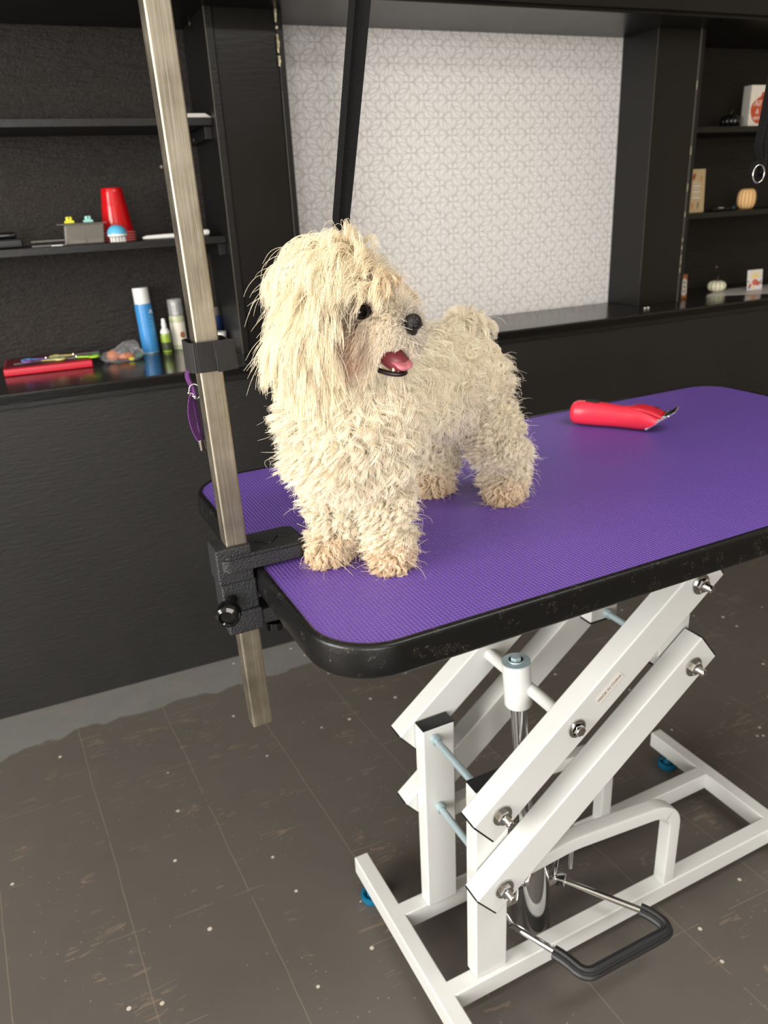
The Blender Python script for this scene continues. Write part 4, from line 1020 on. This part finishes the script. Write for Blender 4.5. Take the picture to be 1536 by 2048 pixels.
NG = 15000
def field(P, k, seed):
    r = np.random.RandomState(seed); out = np.zeros((len(P), 3))
    for i in range(3):
        for w_ in range(4):
            d = r.normal(0, 1, 3); d /= np.linalg.norm(d); out[:, i] += np.sin(P@d*k*(.6+r.rand()*.9)+r.rand()*6.3)
    return out*.5
def coat():
    P = mesh_samples(DOG.data, NG); s_, i_ = sdf(P, True); P = P[~np.isin(regmap[i_], (5, 6))]
    P2 = mesh_samples(DOG.data, 120000); s_, i_ = sdf(P2, True); P2 = P2[np.isin(regmap[i_], (5, 6))][:5200]
    P = np.concatenate([P, P2]); SF = field(P, 38, 1); SF2 = field(P, 95, 2)
    s, idx = sdf(P, True); N = grad(P); reg = regmap[idx]
    n = len(P); one = np.ones(n)
    rel = P-SKn; hf_ = rel@Fn; hs = rel@SRn; hu = rel@Un
    L = np.full(n, .034); lift = np.full(n, .55); flow = np.tile(np.array([0., 0, -1]), (n, 1))
    curl = np.full(n, .0042); freq = np.full(n, 1.6); grav = np.full(n, .25); spread = np.full(n, .0042); colr = np.tile(np.array([.94, .855, .70]), (n, 1))
    cs = lambda r: reg == REGI[r]
    b = cs('body'); flow[b] = BACK*.35+np.array([0, 0, -.7]); L[b] = .036+.012*rs.rand(b.sum()); lift[b] = .42; curl[b] = .0075; freq[b] = 1.45; spread[b] = .0050
    low = b & (N[:, 2] < -.15); L[low] = .012; curl[low] = .003
    chest = b & ((P-np.array([.10, .18, 1.05]))@BACK < .02); L[chest] = .040; lift[chest] = .52; lc = b & (P[:, 2] < 1.045); L[lc] *= .62
    rump = b & (P[:, 0] > .25); lift[rump] = .55; L[rump] = .030
    l = cs('leg'); flow[l] = np.array([0, 0, -.7]); L[l] = .020+.006*rs.rand(l.sum()); lift[l] = .40; curl[l] = .0050; freq[l] = 1.5; grav[l] = .12; spread[l] = .0030
    up_ = l & (P[:, 2] > 1.01); L[up_] = .018; lift[up_] = .32
    p = cs('paw'); flow[p] = np.array([0, 0, -.8]); L[p] = .0150+.005*rs.rand(p.sum()); lift[p] = .55; curl[p] = .0036; freq[p] = 1.2; grav[p] = .2; spread[p] = .0028
    t = cs('tail'); flow[t] = np.array([-.5, -.3, .1]); L[t] = .034; lift[t] = .55; curl[t] = .003; freq[t] = .9; grav[t] = .45
    h = cs('head'); e = cs('ear')
    # head: crown hair stands up from the parting and falls to the sides, side hair hangs
    L[h] = .050+.012*rs.rand(h.sum()); curl[h] = .0034; freq[h] = .9; grav[h] = .34; spread[h] = .0055; lift[h] = .42
    sd = np.where(hs > -.012, 1., -1.)
    flow[h] = SRn*sd[h][:, None]*.35-Fn*.25+np.array([0, 0, -.55])
    cr = h & (hu > .018); lift[cr] = .78; flow[cr] = SRn*(.36*sd[cr])[:, None]+Un*.85-Fn*.10; grav[cr] = .62; L[cr] = .050+.024*rs.rand(cr.sum())
    fs = h & (sd < 0); L[fs] *= 1.12; lift[fs] = np.maximum(lift[fs], .62)
    fr = h & (hf_ > .012) & (hu > .010); lift[fr] = .50; L[fr] = .042+.016*rs.rand(fr.sum()); flow[fr] = SRn*(.95*sd[fr])[:, None]-Fn*.30+Un*.15; grav[fr] = .30
    ck = h & (hf_ > .010) & (hu <= .010); L[ck] = .040+.01*rs.rand(ck.sum()); lift[ck] = .26; flow[ck] = -Fn*.65+np.array([0, 0, -.75])
    L[e] = .052+.022*rs.rand(e.sum()); flow[e] = np.array([0, 0, -1.])+SRn*np.sign(hs[e])[:, None]*.30; lift[e] = .55; curl[e] = .0026; freq[e] = .85; grav[e] = .26; spread[e] = .0055
    m_ = cs('muzzle'); dn = np.linalg.norm(P-NOSEn, axis=1)
    L[m_] = np.clip(.004+.46*dn[m_], .006, .030); flow[m_] = -Fn*.85+SRn*np.sign(hs[m_])[:, None]*.25+np.array([0, 0, -.60]); lift[m_] = .16; curl[m_] = .0006; freq[m_] = .6; grav[m_] = .14; spread[m_] = .0016
    tm = m_ & (N@Un > .5); flow[tm] = -Fn*.9+SRn*np.sign(hs[tm])[:, None]*.55
    j = cs('jaw'); L[j] = .028+.008*rs.rand(j.sum()); flow[j] = -Fn*.35+np.array([0, 0, -.9]); lift[j] = .3; curl[j] = .0020; freq[j] = .8; grav[j] = .3; spread[j] = .0022
    amp = np.where(b | l, .55, np.where(m_, .06, np.where(p | j, .22, np.where(h, .20, .14))))[:, None]
    flow = flow+SF*amp*.6+SF2*amp*.7
    # colours of the coat
    def tint(w_, c): 
        w_ = np.clip(w_, 0, 1)[:, None]; colr[:] = colr*(1-w_)+np.array(c)*w_
    warm = (h | e); tint(warm*.55, (.93, .82, .60))
    tint(np.clip((.965-P[:, 2])/.045, 0, 1)*(cs('paw') | l)*.8, (.80, .60, .36))
    eye = np.array(EYES[0]); eye2 = np.array(EYES[1])
    und = np.exp(-(np.linalg.norm(P-(eye-Un*.018+SRn*.002), axis=1)/.016)**2); tint(und*.9, (.62, .33, .17))
    und = np.exp(-(np.linalg.norm(P-(eye2-Un*.004), axis=1)/.018)**2); tint(und*.8, (.72, .44, .22))
    dk = np.exp(-(np.linalg.norm(P-eye, axis=1)/.0155)**2); tint(dk*.9, (.12, .08, .07))
    tint(np.exp(-(dn/.017)**2)*.7, (.30, .26, .24))
    tint(np.exp(-(np.linalg.norm(P-(MCn-Fn*.02), axis=1)/.016)**2)*.35, (.76, .56, .36))
    colr *= (1+rs.normal(0, .05, (n, 1)))
    # keep the eyes, nose and mouth clear
    keep = (np.linalg.norm(P-eye, axis=1) > .0105) & (np.linalg.norm(P-eye2, axis=1) > .0105) & (dn > .011)
    dm = P-MCn; mx = dm@Fn; ms_ = dm@SRn; mz = dm@Un
    inm = (mx > -.024) & (np.abs(ms_) < .03) & (mz > -.014-.0*mx) & (mz < .004+.45*mx) 
    keep &= ~inm
    keep &= P[:, 2] > H+.004
    k = np.where(keep)[0]
    return [x[k] for x in (P, N, flow, L, lift, curl, freq, grav, spread, colr, reg)]
def grow(P, N, flow, L, lift, curl, freq, grav, npt):
    n = len(P); pts = np.zeros((n, npt, 3)); pts[:, 0] = P-N*.001
    fl = flow-N*np.sum(flow*N, 1)[:, None]*.6
    rt = np.cross(N, rs.normal(0, 1, (n, 3)))
    d = nrm(N*lift[:, None]+nrm(fl)*(1.05-lift[:, None]*.35)+nrm(rt)*.16)
    seg = L/(npt-1)
    for i in range(1, npt):
        p = pts[:, i-1]+d*seg[:, None]
        s = sdf(p); g = grad(p); mrg = .0020+.005*(i/npt)*lift
        push = np.maximum(0, mrg-s); p = p+g*push[:, None]
        p[:, 2] = np.maximum(p[:, 2], H+.0012)
        pts[:, i] = p
        d = nrm(nrm(p-pts[:, i-1])+np.array([0, 0, -1.])*grav[:, None]*(.4+.9*i/npt)+nrm(fl)*.05)
    # waves and ringlets
    T = np.zeros_like(pts); T[:, 1:-1] = pts[:, 2:]-pts[:, :-2]; T[:, 0] = pts[:, 1]-pts[:, 0]; T[:, -1] = pts[:, -1]-pts[:, -2]
    T /= np.maximum(np.linalg.norm(T, axis=2, keepdims=True), 1e-9)
    rv = nrm(rs.normal(0, 1, (n, 3)))[:, None, :]; S1 = np.cross(T, rv); S1 /= np.maximum(np.linalg.norm(S1, axis=2, keepdims=True), 1e-9); S2 = np.cross(T, S1)
    t = np.linspace(0, 1, npt)[None, :]; ph = rs.rand(n, 1)*2*PI; fq = (freq*(.75+.5*rs.rand(n)))[:, None]; am = (curl*(.7+.6*rs.rand(n)))[:, None]*t**.8
    pts = pts+S1*(am*(np.cos(ph+2*PI*fq*t)-np.cos(ph)))[..., None]+S2*(am*.8*(np.sin(ph+2*PI*fq*t)-np.sin(ph)))[..., None]
    return pts
def strands(guides, N, spread, K, clump, wild=False):
    n, npt, _ = guides.shape
    off = rs.normal(0, 1, (n, K, 3)); off -= N[:, None, :]*np.sum(off*N[:, None, :], 2, keepdims=True)*.9
    off *= spread[:, None, None]*.75
    t = np.linspace(0, 1, npt)[None, None, :, None]
    wv = rs.normal(0, 1, (n, K, 1, 3))*.0011*np.sin(PI*t*(1+rs.rand(n, K, 1, 1)*1.5))
    ln = (.82+.22*rs.rand(n, K))[:, :, None, None]
    g = guides[:, None]; g0 = g[:, :, :1]
    out = g0+(g-g0)*ln+off[:, :, None, :]*(1-clump*np.minimum(1, t*1.25)**.8)+wv*t
    # a few flyaways
    fly = (rs.rand(n, K) < (.08 if wild else .05))[:, :, None, None]; out = out+fly*rs.normal(0, 1, (n, K, 1, 3))*(.010 if wild else .009)*t**1.5
    out[..., 2] = np.maximum(out[..., 2], H+.0006)
    return out.reshape(-1, npt, 3)
def block(S, views):
    """drop the strands that would cover the eye, nose or mouth from the front"""
    bad = np.zeros(len(S), bool)
    for c, ax_, r, l in views:
        d = S-c; t = d@ax_; q_ = np.linalg.norm(d-t[..., None]*ax_, axis=2)
        bad |= ((q_ < r) & (t > -.002) & (t < l)).any(axis=1)
    return ~bad
def curves(name, S, colr, r0, r1, m_):
    hc = bpy.data.hair_curves.new(name); n, k, _ = S.shape
    hc.add_curves([k]*n)
    hc.attributes['position'].data.foreach_set('vector', S.astype(np.float32).ravel())
    ra = hc.attributes.get('radius') or hc.attributes.new('radius', 'FLOAT', 'POINT')
    prof = np.linspace(1, 0, k)**.6; rad = r1+(r0-r1)*prof
    ra.data.foreach_set('value', np.tile(rad, n).astype(np.float32))
    ca = hc.attributes.new('tint', 'FLOAT_COLOR', 'CURVE')
    ca.data.foreach_set('color', np.concatenate([colr, np.ones((n, 1))], 1).astype(np.float32).ravel())
    hc.materials.append(m_)
    o = bpy.data.objects.new(name, hc); COL.objects.link(o); o.parent = DOG; return o
t = NT('cream_dog_hair')
at_ = t.n('ShaderNodeAttribute', attribute_name='tint')
t.L(at_.outputs['Color'], t.b.inputs['Base Color']); t.set(.42, **{'Specular_IOR_Level': .35})
tl = t.n('ShaderNodeBsdfTranslucent'); t.L(at_.outputs['Color'], tl.inputs[0])
hr_ = t.n('ShaderNodeBsdfHair', component='Reflection'); hr_.inputs['Color'].default_value = (1, .95, .85, 1); hr_.inputs['RoughnessU'].default_value = .22; hr_.inputs['RoughnessV'].default_value = .6
m0 = t.n('ShaderNodeMixShader'); m0.inputs[0].default_value = .13; t.L(t.b.outputs[0], m0.inputs[1]); t.L(hr_.outputs[0], m0.inputs[2])
mx = t.n('ShaderNodeMixShader'); mx.inputs[0].default_value = .34; t.L(m0.outputs[0], mx.inputs[1]); t.L(tl.outputs[0], mx.inputs[2]); t.L(mx.outputs[0], t.out.inputs[0])
HAIR = t.m
P, N, flow, L, lift, curl, freq, grav, spread, colr, reg = coat()
Gd = grow(P, N, flow, L, lift, curl, freq, grav, 11)
toCam = np.array([-.42, -.82, .38]); toCam /= np.linalg.norm(toCam)
ff = Fn*.6+SRn*.6+Un*.15; ff /= np.linalg.norm(ff)
VIEWS = [(np.array(EYES[0])+Fn*.004, ff, .0068, .06), (np.array(EYES[1])+Fn*.004, Fn, .0045, .05), (NOSEn, Fn, .0105, .05), (NOSEn+Fn*.004, ff, .0092, .05),
         (MCn+Fn*.010-Un*.007, ff, .0120, .05), (MCn-Fn*.008-Un*.007, ff, .0088, .05)]
for nm, regs, K, cl_ in (('body_coat', (0, 1, 2), 20, .84), ('head_hair', (4,), 20, .60), ('face_hair', (5, 6), 9, .35), ('ear_hair', (7,), 22, .60), ('tail_hair', (3,), 24, .6)):
    k = np.isin(reg, regs)
    S = strands(Gd[k], N[k], spread[k], K, cl_, nm in ('head_hair', 'ear_hair')); C_ = np.repeat(colr[k], K, 0)*(1+rs.normal(0, .035, (k.sum()*K, 1)))
    if nm != 'body_coat':
        ok = block(S, VIEWS); S = S[ok]; C_ = C_[ok]
    curves(nm, S, np.clip(C_, 0, .97), .00028, .00010, HAIR)
